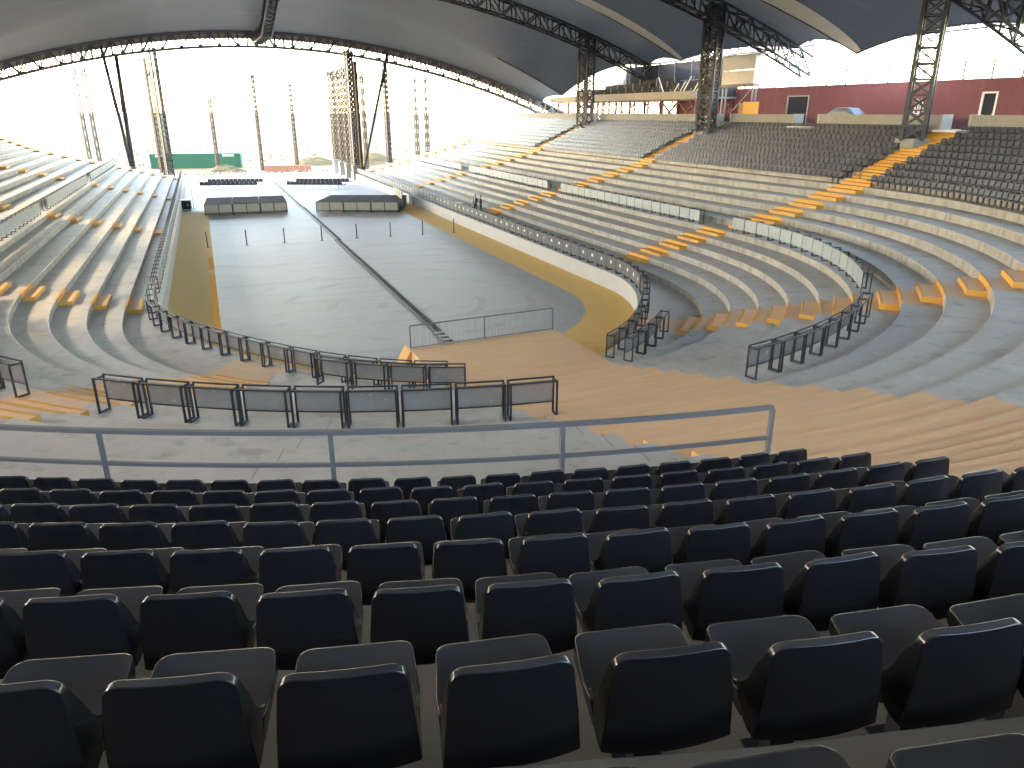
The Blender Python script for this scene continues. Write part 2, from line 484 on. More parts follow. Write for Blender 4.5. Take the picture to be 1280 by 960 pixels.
low = struct("lower_terrace")
def wall_mesh():
    mb = MB(); K = 4
    for s in SS:
        a = R1(s)
        for q in (P(s, a, -0.3), P(s, a, Z_WALK1 + 0.02), P(s, a + 0.22, Z_WALK1 + 0.02), P(s, a + 0.22, -0.3)): mb.v.append(tuple(q))
    for i in range(len(SS) - 1):
        for j in range(K - 1): mb.f.append((i * K + j, i * K + K + j, i * K + K + j + 1, i * K + j + 1))
    n = (len(SS) - 1) * K
    mb.f.append((0, 1, 2, 3)); mb.f.append((n + 3, n + 2, n + 1, n))
    return mb
iw = obj("inner_wall", wall_mesh(), M['white_wall'], low)
tier(low, lambda s: R1(s) + 0.2, lambda s: rho1(s, 1), 0.0, Z_WALK1, "walkway")
for i in range(1, 7):
    fb = (lambda s, i=i: rho1(s, i + 1)) if i < 6 else (lambda s: rho2(s, 1))
    tier(low, lambda s, i=i: rho1(s, i), fb, Z_WALK1 + (i - 1) * RISE1, Z_WALK1 + i * RISE1, "tier")
mid = struct("middle_terrace")
for j in range(1, 7):
    fb = (lambda s, j=j: rho2(s, j + 1)) if j < 6 else (lambda s: rho3(s, 1))
    tier(mid, lambda s, j=j: rho2(s, j), fb, Z_WALK2 + (j - 1) * RISE2, Z_WALK2 + j * RISE2, "tier")
up = struct("seating_terrace")
for m in range(1, NROW + 1):
    fb = (lambda s, m=m: rho3(s, m + 1)) if m < NROW else (lambda s: 52.0)
    tier(up, lambda s, m=m: rho3(s, m), fb, Z_SEAT + (m - 1) * RISE3, Z_SEAT + m * RISE3, "tier" if m < NROW else "concourse")

# arena floor and ground
mb = MB()
ring = [P(s, R1(s) + 0.1, 0.0) for s in SS]
ring = [Vector((-14.6, 104, 0))] + ring + [Vector((13.6, 104, 0))]
mb.v = [tuple(p) for p in ring]
mb.v += [(p.x, p.y, -0.5) for p in ring]
n = len(ring)
mb.f.append(tuple(range(n)))
for i in range(n):
    j = (i + 1) % n
    mb.f.append((i, i + n, j + n, j))
tag(obj("arena_floor", mb, M['floor']), kind="structure")

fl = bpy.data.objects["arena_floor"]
for y0, y1 in ((-1.0, 6.2), (6.3, 13.4), (15.2, 20.5)):  # tan border strip in the sun, its sunlight put into the yellow-orange colour
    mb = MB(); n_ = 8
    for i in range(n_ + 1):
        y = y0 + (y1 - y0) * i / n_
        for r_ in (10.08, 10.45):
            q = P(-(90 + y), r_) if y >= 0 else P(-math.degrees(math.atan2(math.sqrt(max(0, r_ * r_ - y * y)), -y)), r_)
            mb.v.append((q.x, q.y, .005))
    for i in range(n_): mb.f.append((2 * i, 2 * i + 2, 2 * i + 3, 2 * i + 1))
    obj("sunlit_strip", mb, M['line'], fl)
def gz(x, y):
    d = math.hypot(x, y - 20)
    if d < 112: return -0.25
    a = min(1, (d - 112) / 90)
    h = 1.6 * math.sin(x * 0.021 + y * 0.013) + 1.1 * math.sin(x * 0.05 - y * 0.031) + 0.5 * math.sin(x * 0.17 + y * 0.11)
    far = max(0, (d - 260) / 900)
    return -0.25 + a * h * 0.8 + 9.0 * min(far, 1.0) * (0.5 + 0.5 * math.sin(x * 0.0041 + 1.3 + 0.002 * y))
mb = MB()
radii = [0, 60, 90, 104, 112, 118, 126, 136, 150, 168, 190, 220, 260, 320, 400, 520, 700, 950, 1300, 1900, 2800, 4200]
NA = 120
mb.v.append((0, 20, -0.25))
for r in radii[1:]:
    for i in range(NA):
        a = 2 * math.pi * i / NA
        x, y = r * math.cos(a), 20 + r * math.sin(a)
        mb.v.append((x, y, gz(x, y)))
for i in range(NA): mb.f.append((0, 1 + i, 1 + (i + 1) % NA))
for k_ in range(len(radii) - 2):
    for i in range(NA):
        a = 1 + k_ * NA + i; b = 1 + k_ * NA + (i + 1) % NA
        mb.f.append((a, a + NA, b + NA, b))
tag(obj("ground", mb, M['sand'], smooth=True), kind="structure")

# ---------------------------------------------------------------- roof
RIDGES = [(88.0, 21.9, .0043), (53.0, 26.4, .0045), (25.0, 26.6, .0045), (0.0, 26.2, .0044), (-25.0, 26.0, .0038), (-54.0, 21.0, .0030)]  # rear folds, out of view, are shaped to set the light near the camera
VALLEYS = [(70.5, 24.3, .0062), (39.0, 26.4, .0056), (12.5, 23.4, .0045), (-13.0, 23.0, .0038), (-38.0, 22.6, .0030)]
def roof_nodes():
    out = []
    for i, rg in enumerate(RIDGES):
        out.append(rg)
        if i < len(VALLEYS): out.append(VALLEYS[i])
    return out
RN = roof_nodes()
def roof_pt(u, seg, f):
    """u in -1..1 across, seg index along the folds, f 0..1 within the segment"""
    (ya, za, ka), (yb, zb, kb) = RN[seg], RN[seg + 1]
    ridge_first = seg % 2 == 0
    t = f if ridge_first else 1 - f            # 0 on the ridge, 1 in the valley
    xe = 47.5 - 4.5 * t ** 0.8
    x = u * xe
    we = min(1.0, (abs(x) / 40.0) ** 2.2)
    g = (1 - we) * (t * t * (3 - 2 * t)) + we * t ** 2.0
    y = ya + (yb - ya) * f
    rz = (za, ka) if ridge_first else (zb, kb)
    vz = (zb, kb) if ridge_first else (za, ka)
    zr = rz[0] - rz[1] * x * x; zv = vz[0] - vz[1] * x * x
    return (x, y, zr * (1 - g) + zv * g)
tent = thing("tent_roof", "dark blue grey tensile tent roof spanning the whole arena on lattice arches", "roof", (0, 0, 0))
NU, NF = 72, 14
for seg in range(0, len(RN) - 1, 2):
    mb = MB(); rows = []
    for sg in (seg, seg + 1):
        for i in range(NF + 1):
            if sg == seg + 1 and i == 0: continue
            rows.append([roof_pt(-1 + 2 * j / NU, sg, i / NF) for j in range(NU + 1)])
    for r_ in rows: mb.v += r_
    for i in range(len(rows) - 1):
        for j in range(NU):
            a = i * (NU + 1) + j
            mb.f.append((a, a + 1, a + NU + 2, a + NU + 1))
    o = obj("membrane", mb, M['tent'], tent)
    me = o.data
    # smooth inside a bay, sharp along the valley cable
    me.polygons.foreach_set("use_smooth", [True] * len(me.polygons))
    vi = NF * (NU + 1)
    vk = {(vi + j, vi + j + 1) for j in range(NU) if abs(j - NU / 2) > NU * .36}
    at = me.attributes.new("sharp_edge", 'BOOLEAN', 'EDGE')
    for e in me.edges:
        if tuple(sorted(e.vertices)) in vk: at.data[e.index].value = True
    # edge hem and the valley cable
    for sd_ in (-1, 1):
        hm = MB()
        pts = [roof_pt(sd_, sg, i / NF) for sg in (seg, seg + 1) for i in range(NF + 1)]
        for a, b in zip(pts[:-1], pts[1:]):
            if (Vector(a) - Vector(b)).length > 1e-4: hm.tube(a, b, 0.07, n=6)
        obj("edge_cable", hm, M['steel_grey'], tent)
    vc = MB()
    pts = [roof_pt(-1 + 2 * j / 24, seg, 1.0) for j in range(25)]
    for a, b in [(a_, b_) for a_, b_ in zip(pts[:-1], pts[1:]) if abs(a_[0] + b_[0]) > 62]: vc.tube((a[0], a[1], a[2] - .05), (b[0], b[1], b[2] - .05), 0.06, n=6)
    obj("valley_cable", vc, M['steel'], tent)

for seg in (2, 4):          # pale strips along the folds, their colour standing in for lit membrane
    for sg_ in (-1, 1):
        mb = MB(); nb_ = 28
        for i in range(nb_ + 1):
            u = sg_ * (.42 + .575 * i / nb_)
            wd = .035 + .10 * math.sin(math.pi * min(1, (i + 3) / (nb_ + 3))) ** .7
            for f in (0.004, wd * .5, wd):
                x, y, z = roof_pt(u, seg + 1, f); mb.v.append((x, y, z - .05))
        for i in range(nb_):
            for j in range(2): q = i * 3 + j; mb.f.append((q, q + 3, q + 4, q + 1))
        obj("lit_fold_strip", mb, M['lit_fold'], tent, True)

def arch(label, Y, z0, k, xe, depth, wid, mat, rc=0.12, rb=0.065, n=60):
    t = thing("arch_truss", label, "roof truss", (0, Y, z0 - k * 0), group=None)
    top = lambda x: z0 - k * x * x - 0.16
    ch = []
    for dy in (-wid / 2, wid / 2):
        for dz in (0, -depth):
            mb = MB()
            pts = []
            for i in range(n + 1):
                x = -xe + 2 * xe * i / n
                pts.append(Vector((x, dy, top(x) + dz - z0)))
            for a, b in zip(pts[:-1], pts[1:]): mb.tube(a, b, rc, n=6)
            obj("chord", mb, mat, t)
            ch.append(pts)
    br = MB()
    a0, a1, b0, b1 = ch
    for i in range(n):
        j = i + 1
        if i % 2: br.bar(a0[i], a1[j], rb * 2); br.bar(b0[i], b1[j], rb * 2); br.bar(a1[i], b1[j], rb * 2); br.bar(a0[i], b0[j], rb * 2)
        else: br.bar(a1[i], a0[j], rb * 2); br.bar(b1[i], b0[j], rb * 2); br.bar(b1[i], a1[j], rb * 2); br.bar(b0[i], a0[j], rb * 2)
        br.bar(a0[i], a1[i], rb * 2); br.bar(b0[i], b1[i], rb * 2); br.bar(a1[i], b1[i], rb * 1.6)
    tag(obj("bracing", br, mat, t), kind="stuff")
    return t
arch("long shallow lattice arch over the bright stage opening at the far end of the tent", 88.9, 21.9, .0043, 56, 2.0, 1.6, M['arch'], rc=.16, rb=.085, n=84)
# tent edge flap along the far arch, its lit look put into beige
mb = MB(); nf = 90
for i in range(nf + 1):
    x = -54 + 108 * i / nf; z = 21.9 - .0043 * x * x
    mb.v += [(x, 88.0, z + .02), (x, 89.75, z - .05), (x, 89.85, z - 1.0), (x, 89.80, z - 1.0), (x, 89.7, z - .1), (x, 88.0, z - .03)]
for i in range(nf):
    for j in range(5):
        a_ = i * 6 + j; mb.f.append((a_, a_ + 6, a_ + 7, a_ + 1))
obj("lit_edge_flap", mb, M['lit_edge_flap'], tent, True)
arch("dark lattice arch under the tent carried by the farthest lattice tower of the right stand", 53, 26.4, .0045, 49, 1.8, 1.4, M['steel'])
arch("dark lattice arch under the tent carried by the tower beside the raised box stand", 25, 26.6, .0045, 49, 1.8, 1.4, M['steel'])
arch("lattice arch carried by the tower at the head of the wide orange stairs", 0, 26.2, .0044, 49, 1.8, 1.4, M['steel'])

def lattice(t, p, q, wd, nb, mat, rot=0.0, rl=0.05, rb=0.03, single=False, square=True):
    """four legged lattice mast between two points, legs and bracing as parts of t"""
    p, q = Vector(p), Vector(q)
    d = (q - p).normalized()
    up = Vector((0, 0, 1)) if abs(d.z) < 0.9 else Vector((math.cos(rot), math.sin(rot), 0))
    x = d.cross(up).normalized(); y = x.cross(d)
    cor = [(x + y) * wd / 2, (x - y) * wd / 2, (-x - y) * wd / 2, (-x + y) * wd / 2]
    for c in cor:
        mb = MB()
        if square: mb.bar(p + c, q + c, rl * 2, up=x)
        else: mb.tube(p + c, q + c, rl, n=6)
        obj("leg", mb, mat, t)
    allb = MB()
    for i in range(nb):
        a = p.lerp(q, i / nb); b = p.lerp(q, (i + 1) / nb)
        for k in range(4):
            c0, c1 = cor[k], cor[(k + 1) % 4]
            for u, v in (((a + c0), (b + c1)), ((a + c1), (b + c0)), ((b + c0), (b + c1))):
                if single:
                    mb = MB(); mb.bar(u, v, rb * 2); obj("brace", mb, mat, t)
                else: allb.bar(u, v, rb * 2)
    if not single: tag(obj("bracing", allb, mat, t), kind="stuff")

def tower(label, x, y, zt, wd, single, rot):
    t = thing("lattice_tower", label, "lattice tower", (x, y, 0), group="lattice towers of the right stand")
    lattice(t, (0, 0, 8.5), (0, 0, zt), wd, int((zt - 8.5) / 0.95), M['steel'], rot, 0.115, 0.05, single)
    mb = MB(); mb.bx(-wd * .6, wd * .6, -wd * .6, wd * .6, 8.0, 8.62); obj("footing", mb, M['conc_dark'], t)
    return t
tower("big lattice tower standing at the head of the wide orange stairs beside the stepladder", 37.6, 0.75, 19.6, 1.35, True, R(35))
tower("dark lattice tower rising between the raised box stand and the grey cabin", 37.6, 25.6, 20.0, 1.35, True, R(30))
tower("dark lattice tower rising in front of the far end of the raised box stand", 38.2, 53.4, 19.9, 1.45, True, R(25))
for y in (1.9, 25.6, 53.4):   # the same towers stand on the other side
    t = thing("lattice_tower", {1.9: "lattice tower of the left stand nearest the bend", 25.6: "lattice tower halfway along the left stand",
              53.4: "lattice tower at the far part of the left stand"}[y], "lattice tower", (-37.6, y, 0), group="lattice towers of the left stand")
    lattice(t, (0, 0, 8.5), (0, 0, 19.8), 1.35, 11, M['steel'], R(30), 0.085, 0.038)

# truss running under the ridge of the tent along the axis
t = thing("ridge_truss", "dark lattice beam running under the middle of the tent down to the far arch", "roof truss", (0, 70, 22))
for i in range(2):
    pa = (0, 18.4, -1.3) if i == 0 else (0, 1, -1.6)
    pb = (0, 1, -1.6) if i == 0 else (0, -17, 2.2)
    lattice(t, pa, pb, 1.3, 12, M['steel'], 0, 0.09, 0.04)
# outer perimeter truss carrying the arch ends
for y0, y1, lb in ((-24, 24, "pale lattice beam outside the tent edge above the red wall"), (28, 62, "pale lattice beam outside the tent edge behind the grey cabin")):
    t = thing("edge_truss", lb, "roof truss", (52, y0, 17.6))
    lattice(t, (0, 0, 0), (0, y1 - y0, 0), 1.0, int((y1 - y0) / 1.5), M['steel_grey'], 0, 0.12, 0.07)

# columns and pipes under the far arch
def mast(label, x, y, z0, zt, wd, mat, ped=0.0, nb=14, cat="mast", name="lattice_mast", rl=0.06, rb=0.03, group=None, xt=None):
    t = thing(name, label, cat, (x, y, 0), group=group)
    xt = x if xt is None else xt
    lattice(t, (0, 0, z0 + ped), (xt - x, 0, zt), wd, nb, mat, R(20), rl, rb)
    if ped:
        mb = MB(); mb.bx(-.55, .55, -.55, .55, z0 - 0.3, z0 + ped); obj("pedestal", mb, M['conc_dark'], t)
    return t
mast("dark lattice mast on the left of the stage opening beside the green container", -14.9, 90.5, 0.0, 19.3, 0.85, M['steel'], nb=24, rl=.09, rb=.05)
mast("thin rusty lattice mast right next to the dark mast left of the stage opening", -15.9, 93, 0.0, 18.0, 0.7, M['rust'], nb=22, rl=.08, rb=.05)
mast("thick dark lattice mast on the nearest white pedestal right of the stage opening", 12.9, 84.4, 0.0, 19.2, 0.8, M['steel'], ped=2.3, nb=22, rl=.10, rb=.06, group="masts on white pedestals")
for i, (y, x) in enumerate(((90.0, 12.75), (95.6, 12.65), (101.0, 12.5))):
    mast("thin lattice mast on the %s white pedestal counting from the thick dark mast" % ORD[i + 2], x, y, 0.0, 17.2, 0.62, M['rust'], ped=2.3, nb=15, rl=.065, rb=.035, group="masts on white pedestals")
mast("slim dark mast just right of the pedestal row at the stage opening", 14.6, 88.5, 0.0, 18.0, 0.35, M['rust'], nb=22, rl=.08, rb=.05)
mast("dark lattice leg of the leaning prop pair at the right corner of the stage opening", 19.4, 88.6, 1.8, 17.9, 0.55, M['steel'], nb=20, rl=.08, rb=.045)
def pipe(label, a, b, r0, r1):
    t = thing("leaning_prop", label, "steel prop", a)
    mb = MB(); d = Vector(b) - Vector(a)
    mb.tube((0, 0, 0), d * 0.5, r0, (r0 + r1) * .55, 12); mb.tube(d * 0.5, d, (r0 + r1) * .55, r1, 12)
    obj("pipe", mb, M['steel'], t, True)
    fb = MB(); fb.bx(-.5, .5, -.5, .5, -.6, .12); obj("base_plate", fb, M['conc_dark'], t)
pipe("steel pipe prop leaning right at the right corner of the stage opening", (14.9, 88.4, 0.9), (20.0, 88.4, 19.3), .17, .26)
pipe("steel pipe prop leaning further out of the pair behind the left stand", (-20.0, 88.3, 2.6), (-21.3, 88.3, 19.2), .26, .22)
pipe("thicker upright pipe prop of the pair behind the left stand", (-19.9, 88.9, 2.6), (-19.6, 88.9, 18.3), .40, .26)
# stage scaffolding out in the sun
def scaffold(label, x, y, zt, wd, grp="scaffold masts behind the stage"):
    mast(label, x, y, gz(x, y) - .1, zt, wd, M['steel_pale'] if False else M['rust'], nb=int(zt / 1.7), cat="scaffold mast", name="scaffold_mast", rl=.06, rb=.028, group=grp)
scaffold("short thin scaffold mast standing in front of the green container", -7.4, 116, 12.8, 0.45)
scaffold("thin scaffold mast left of the floor channel line out behind the stage", 0.6, 116, 17.0, 0.4)
scaffold("thin scaffold mast right of the floor channel line out behind the stage", 7.2, 116, 15.6, 0.45)
scaffold("left leg of the twin scaffold far left behind the left stand", -28.9, 118, 17.4, 0.5)
scaffold("right leg of the twin scaffold far left behind the left stand", -27.4, 118, 17.4, 0.5)
scaffold("left leg of the twin scaffold right of the leaning props", 32.2, 118, 17.2, 0.6)
scaffold("right leg of the twin scaffold right of the leaning props", 34.4, 118, 17.2, 0.6)
scaffold("thin scaffold mast between the leaning props at the right corner", 18.6, 104, 16.8, 0.5)
t = thing("scaffold_beam", "thin lattice beam hung across the top of the scaffold masts behind the stage", "scaffold beam", (-22, 117, 17))
lattice(t, (0, 0, 0), (56.5, 0, 0), 0.9, 44, M['steel_grey'], 0, .06, .045)
t = thing("scaffold_beam", "short lattice beam between the far left scaffold and the leaning props", "scaffold beam", (-29, 117, 17))
lattice(t, (0, 0, 0), (6.6, 0, 0), 0.9, 6, M['steel_grey'], 0, .06, .045)

# ---------------------------------------------------------------- stairs
def block(parent, s, fr, d0, d1, z0, z1, hw, top, side, name="step"):
    """a step block across an aisle, bent like the tier it leans on (fr gives the riser radius)"""
    mb = MB(); n_ = 4
    for k in range(n_ + 1):
        f = -1 + 2 * k / n_
        sk = slide(s, f * hw, fr(s))
        for d_, z in ((d0, z0), (d0, z1), (d1, z1), (d1, z0)): mb.v.append(tuple(P(sk, fr(sk) + d_, z)))
    for k in range(n_):
        for j in range(3): q = k * 4 + j; mb.f.append((q, q + 4, q + 5, q + 1))
    mb.f.append((0, 1, 2, 3)); q = n_ * 4; mb.f.append((q + 3, q + 2, q + 1, q))
    me = mb.mesh(name, side)
    me.materials.append(top)
    for p in me.polygons:
        if abs(p.normal.z) > 0.9: p.material_index = 1
    return put(name, me, parent)
def slide(s, d, r):
    sg = 1 if s > 0 else -1; q = abs(s)
    a = (q - 90) * (math.pi / 180 * r if q < 90 else 1.0) + sg * d
    return sg * (90 + a if a >= 0 else 90 + math.degrees(a / r))
def stairs(label, s, which, hw, all_orange, depth):
    t = thing("aisle_stairs", label, "stairs", (0, 0, 0), group="painted aisle stairs")
    top = M['orange'] if all_orange else M['tan']
    if which == "low": runs = [(lambda q, i=i: rho1(q, i), Z_WALK1 + (i - 1) * RISE1, RISE1) for i in range(1, 7)]
    elif which == "mid": runs = [(lambda q, j=j: rho2(q, j), Z_WALK2 + (j - 1) * RISE2, RISE2) for j in range(1, 7)]
    else: runs = ([(lambda q, j=j: rho2(q, j), Z_WALK2 + (j - 1) * RISE2, RISE2) for j in range(1, 7)] +
                  [(lambda q, m=m: rho3(q, m), Z_SEAT + (m - 1) * RISE3, RISE3) for m in range(1, NROW + 1)])
    for n_, (r, z, h) in enumerate(runs):
        dp = min(depth, 0.46) if (which == "up" and n_ >= 6) else depth
        jit = random.uniform(-.03, .03)
        block(t, s, r, -dp + jit, 0.004, z - .04, z + h * 0.5, hw + random.uniform(-.04, .04), top, M['orange'])
        if not all_orange: block(t, s, r, -dp + jit - .003, -dp + jit + .10, z + h * .5 - .03, z + h * .5 + .006, hw + .01, M['orange'], M['orange'], "painted_nosing")
        nose = 0.40 if all_orange else 0.10
        block(t, s, r, -0.02, nose, z + h * 0.5 + .004 - 0.02, z + h + 0.012, hw - .01, M['orange'], M['orange'], "painted_edge")
    return t
where = {28: "second", 54: "third", 84: "last"}
stairs("tan step blocks with orange edges up the lower rows right of the landing barriers", 39, "low", 1.3, False, .68)
stairs("tan step blocks with orange edges up the middle rows above the curved pale barrier", 40, "mid", 1.3, False, .72)
stairs("tan step blocks on the lower rows left of the long near barrier", -36.5, "low", 1.3, False, .68)
stairs("tan step blocks on the middle rows left of the long near barrier", -36.5, "mid", 1.3, False, .72)
stairs("orange stairs up the lower right rows to the nearest gap in the pale barrier", 91.2, "low", 1.2, True, .58)
stairs("widest orange stairs climbing through the right seats to the big lattice tower", 89.55, "up", 1.3, True, .6)
stairs("orange stairs on the lower right rows just past the two people", 117.4, "low", 1.2, True, .58)
stairs("orange stairs up the right seats to the tower beside the box stand", 117.0, "up", 1.15, True, .6)
stairs("orange stairs on the lower right rows below the third stair flight", 145, "low", 1.2, True, .58)
stairs("orange stairs up the right seats to the farthest lattice tower", 144.5, "up", 1.15, True, .6)
stairs("orange stairs on the lower right rows at the far end of the stand", 174, "low", 1.1, True, .58)
stairs("orange stairs up the far end edge of the right stand", 174.5, "up", 1.15, True, .6)
stairs("step blocks in sun and shade across the lower left rows at the bend", -91.0, "low", 1.25, False, .62)
stairs("orange steps up the upper left rows at the left bend", -91.0, "up", 1.2, False, .6)
stairs("step blocks with long shadows halfway along the lower left rows", -117.5, "low", 1.15, False, .5)
stairs("orange steps halfway along the upper left rows", -117.5, "up", 1.1, False, .6)
stairs("small step blocks far along the lower left rows", -145, "low", 1.1, False, .5)
stairs("small step blocks far along the upper left rows", -145, "up", 1.1, False, .6)
stairs("small step blocks at the far end of the lower left rows", -174, "low", 1.1, False, .5)
stairs("small step blocks at the far end of the upper left rows", -174, "up", 1.1, False, .6)

# wide centre aisle: half steps across it, orange end faces, and the landing above the floor
t = thing("centre_aisle_stairs", "very wide dusty tan stairs running down the middle of the near rows", "stairs", (0.55, -12, 0))
XA, XB = -2.72, 3.62
def wide_step(r, z, h, dp):
    mb = MB(); n_ = 8
    for k in range(n_ + 1):
        x = XA + (XB - XA) * k / n_
        for rr, zz in ((r - dp, z - .04), (r - dp, z + h * .5), (r + .003, z + h * .5), (r + .003, z - .04)):
            mb.v.append((x - .55, -math.sqrt(rr * rr - x * x) + 12, zz))
    for k in range(n_):
        for j in range(3):
            a = k * 4 + j
            mb.f.append((a, a + 1, a + 5, a + 4))
    mb.f.append((3, 2, 1, 0)); a = n_ * 4
    mb.f.append((a, a + 1, a + 2, a + 3))
    me = mb.mesh("step", M['tan']); me.materials.append(M['orange'])
    for p in me.polygons:
        if abs(p.normal.x) > .9: p.material_index = 1
    put("step", me, t)
for i in range(1, 7): wide_step(rho1(3, i), Z_WALK1 + (i - 1) * RISE1, RISE1, .55)
for j in range(1, 7): wide_step(rho2(3, j), Z_WALK2 + (j - 1) * RISE2, RISE2, .62)
for m in range(1, NROW + 1): wide_step(rho3(3, m), Z_SEAT + (m - 1) * RISE3, RISE3, .45)
mb = MB()
pl = [(-2.75, -11.2), (4.15, -10.7), (4.3, -16.3), (-2.75, -16.6)]
mb.v = [(x - .55, y + 12, 1.03) for x, y in pl] + [(x - .55, y + 12, -.2) for x, y in pl]
mb.f = [(3, 2, 1, 0), (0, 1, 5, 4), (1, 2, 6, 5), (2, 3, 7, 6), (3, 0, 4, 7)]
obj("landing", mb, M['tan'], t)
mb = MB(); mb.hexa([(-3.9, .8 - .25, -.02), (-3.31, .8 - .25, -.02), (-3.31, .8 + .75, -.02), (-3.9, .8 + .75, -.02), (-3.34, .8 - .25, 1.0), (-3.31, .8 - .25, 1.0), (-3.31, .8 + .75, 1.0), (-3.34, .8 + .75, 1.0)])
obj("ramp_cheek", mb, M['orange'], t)
# balustrade along the landing edge
t = thing("balustrade", "thin steel balustrade with wire infill along the edge of the tan landing", "railing", (-2.7, -11.15, 1.0))
d = Vector((6.8, 0.49, 0)); 
for nm, z, wd in (("top_rail", 1.02, .05), ("bottom_rail", .06, .03)):
    mb = MB(); mb.bar((0, 0, z), d + Vector((0, 0, z)), wd); obj(nm, mb, M['steel_grey'], t)
for f in (0, .5, 1.0):
    mb = MB(); mb.bar(d * f, d * f + Vector((0, 0, 1.02)), .05); obj("post", mb, M['steel_grey'], t)
for k in range(1, 40):
    if k == 20: continue
    mb = MB(); q = d * (k / 40); lean = d.normalized() * (.05 if k % 2 else -.05)
    mb.bar(q + Vector((0, 0, .06)), q + lean + Vector((0, 0, 1.0)), .012); obj("wire", mb, M['steel_pale'], t)

# ---------------------------------------------------------------- barriers
BL, BH, BD = 1.2, 0.95, 0.34
def frame_mesh(loops=True, bw=0.042):
    mb = MB()
    for x in (.03, BL - .03):
        for y in (0, BD):
            mb.bar((x, y, 0), (x, y, BH), bw)
        mb.bar((x, 0, .021), (x, BD, .021), bw); mb.bar((x, 0, BH - .002), (x, BD, BH - .002), bw)
    return mb
FRAME_ME = frame_mesh().mesh("frame", M['frame'])
def end_loop():
    mb = MB(); bw = .045
    mb.bar((0, 0, 0), (0, 0, BH), bw); mb.bar((0, BD, 0), (0, BD, BH), bw)
    mb.bar((0, .02, .022), (0, BD - .02, .022), bw); mb.bar((0, .02, BH - .022), (0, BD - .02, BH - .022), bw)
    return mb.mesh("leg_loop", M['frame'])
LOOP_ME = end_loop()
def long_bar(bw):
    mb = MB(); mb.bar((0.025, 0, 0), (BL - .025, 0, 0), bw); return mb.mesh("rail", M['frame'])
RAIL_ME = long_bar(.04)
def panel_me(m):
    mb = MB(); mb.bx(*((.05, BL - .05, -.012, .012, .32, .88) if m is M['mesh'] else (.02, BL - .02, -.045, -.024, .22, .92))); return mb.mesh("panel", m)
PAN = {k: panel_me(M[k]) for k in ('mesh', 'panel_dark', 'panel_pale')}
def mark_me():
    mb = MB(); pts = []
    for i in range(9):
        a = math.pi * i / 8
        pts.append((BL / 2 + .10 * math.cos(a), -.051, .60 + .13 * math.sin(a)))
    pts = pts + [(BL / 2 - .10, -.051, .52), (BL / 2 - .04, -.051, .52), (BL / 2 - .03, -.051, .58), (BL / 2 + .03, -.051, .58), (BL / 2 + .04, -.051, .52), (BL / 2 + .10, -.051, .52)]
    n_ = len(pts); mb.v = pts + [(x, -.046, z) for x, y, z in pts]
    mb.f = [tuple(reversed(range(n_)))] + [(i, (i + 1) % n_, n_ + (i + 1) % n_, n_ + i) for i in range(n_)]
    return mb.mesh("emblem", M['mark'])
MARK_ME = mark_me()
def barrier(label, s0, s1, rf, z, kind, near=False, mark=False, step=None, name="crowd_barrier"):
    t = thing(name, label, "barrier", (0, 0, 0), group="metal crowd barriers along the tiers")
    # walk the line in equal modules
    N_ = 400; pts = [P(s0 + (s1 - s0) * i / N_, rf(s0 + (s1 - s0) * i / N_), z) for i in range(N_ + 1)]
    acc = [0]
    for a, b in zip(pts[:-1], pts[1:]): acc.append(acc[-1] + (b - a).length)
    n_ = max(1, round(acc[-1] / 1.27)); cuts = []
    k = 0
    for i in range(n_ + 1):
        L = acc[-1] * i / n_
        while k < N_ - 1 and acc[k + 1] < L: k += 1
        f = (L - acc[k]) / max(1e-6, acc[k + 1] - acc[k]); cuts.append(pts[k].lerp(pts[k + 1], min(1, max(0, f))))
    for a, b in zip(cuts[:-1], cuts[1:]):
        d = b - a; L = d.length
        ang = math.atan2(d.y, d.x)
        # local +y must point away from the arena
        out = Vector((-d.y, d.x, 0)); c = (a + b) / 2
        ctr = Vector((0, max(0, c.y), 0))
        flip = out.dot(c - ctr) < 0
        if flip: a, ang = b, ang + math.pi
        sx = (L - .03) / BL
        def add(nm, me, dx=0, dy=0, dz=0):
            o = put(nm, me, t)
            o.location = a + Vector((math.cos(ang) * dx - math.sin(ang) * dy, math.sin(ang) * dx + math.cos(ang) * dy, dz))
            o.rotation_euler = (0, 0, ang + random.uniform(-.012, .012)); o.scale = (sx, 1, 1)
            return o
        if near:
            add("leg_loop", LOOP_ME, .05); add("leg_loop", LOOP_ME, L - .07)
            add("rail", RAIL_ME, 0, 0, BH + .02); add("rail", RAIL_ME, 0, BD, BH + .02); add("rail", RAIL_ME, 0, 0, .30)
        else:
            add("leg_loop", LOOP_ME, .05); add("leg_loop", LOOP_ME, L - .07); add("rail", RAIL_ME, 0, 0, BH - .03)
        add("panel", PAN[kind])
        if mark: add("emblem", MARK_ME)
    return t
sX = lambda x, r: math.degrees(math.asin(x / r))
r2b = lambda s: R2(s)
barrier("longest dark framed barrier with mesh panels left of the wide tan stairs", -33.5, -5.0, r2b, Z_WALK2, 'mesh', True)
barrier("dark framed barrier curving up the near rows right of the tan stairs", 10.0, 33.0, r2b, Z_WALK2, 'mesh', True)
barrier("dark framed barrier cut off by the left picture edge", -62, -40.5, r2b, Z_WALK2, 'mesh', True)
barrier("short dark barrier of four panels behind the longest near barrier", -25.0, -7.6, lambda s: R1(s) + 1.55, Z_WALK1 + RISE1, 'mesh', True)
barrier("outer of two dark barriers side by side right of the tan landing", 14.5, 30.0, lambda s: R1(s) + 1.55, Z_WALK1 + RISE1, 'mesh', True)
barrier("dark barrier on the inner wall round the left bend of the arena", -92, -9.0, lambda s: R1(s) + .25, Z_WALK1 + .02, 'mesh', True)
barrier("inner of two dark barriers side by side right of the tan landing", 16.0, 62, lambda s: R1(s) + .25, Z_WALK1 + .02, 'mesh', True)
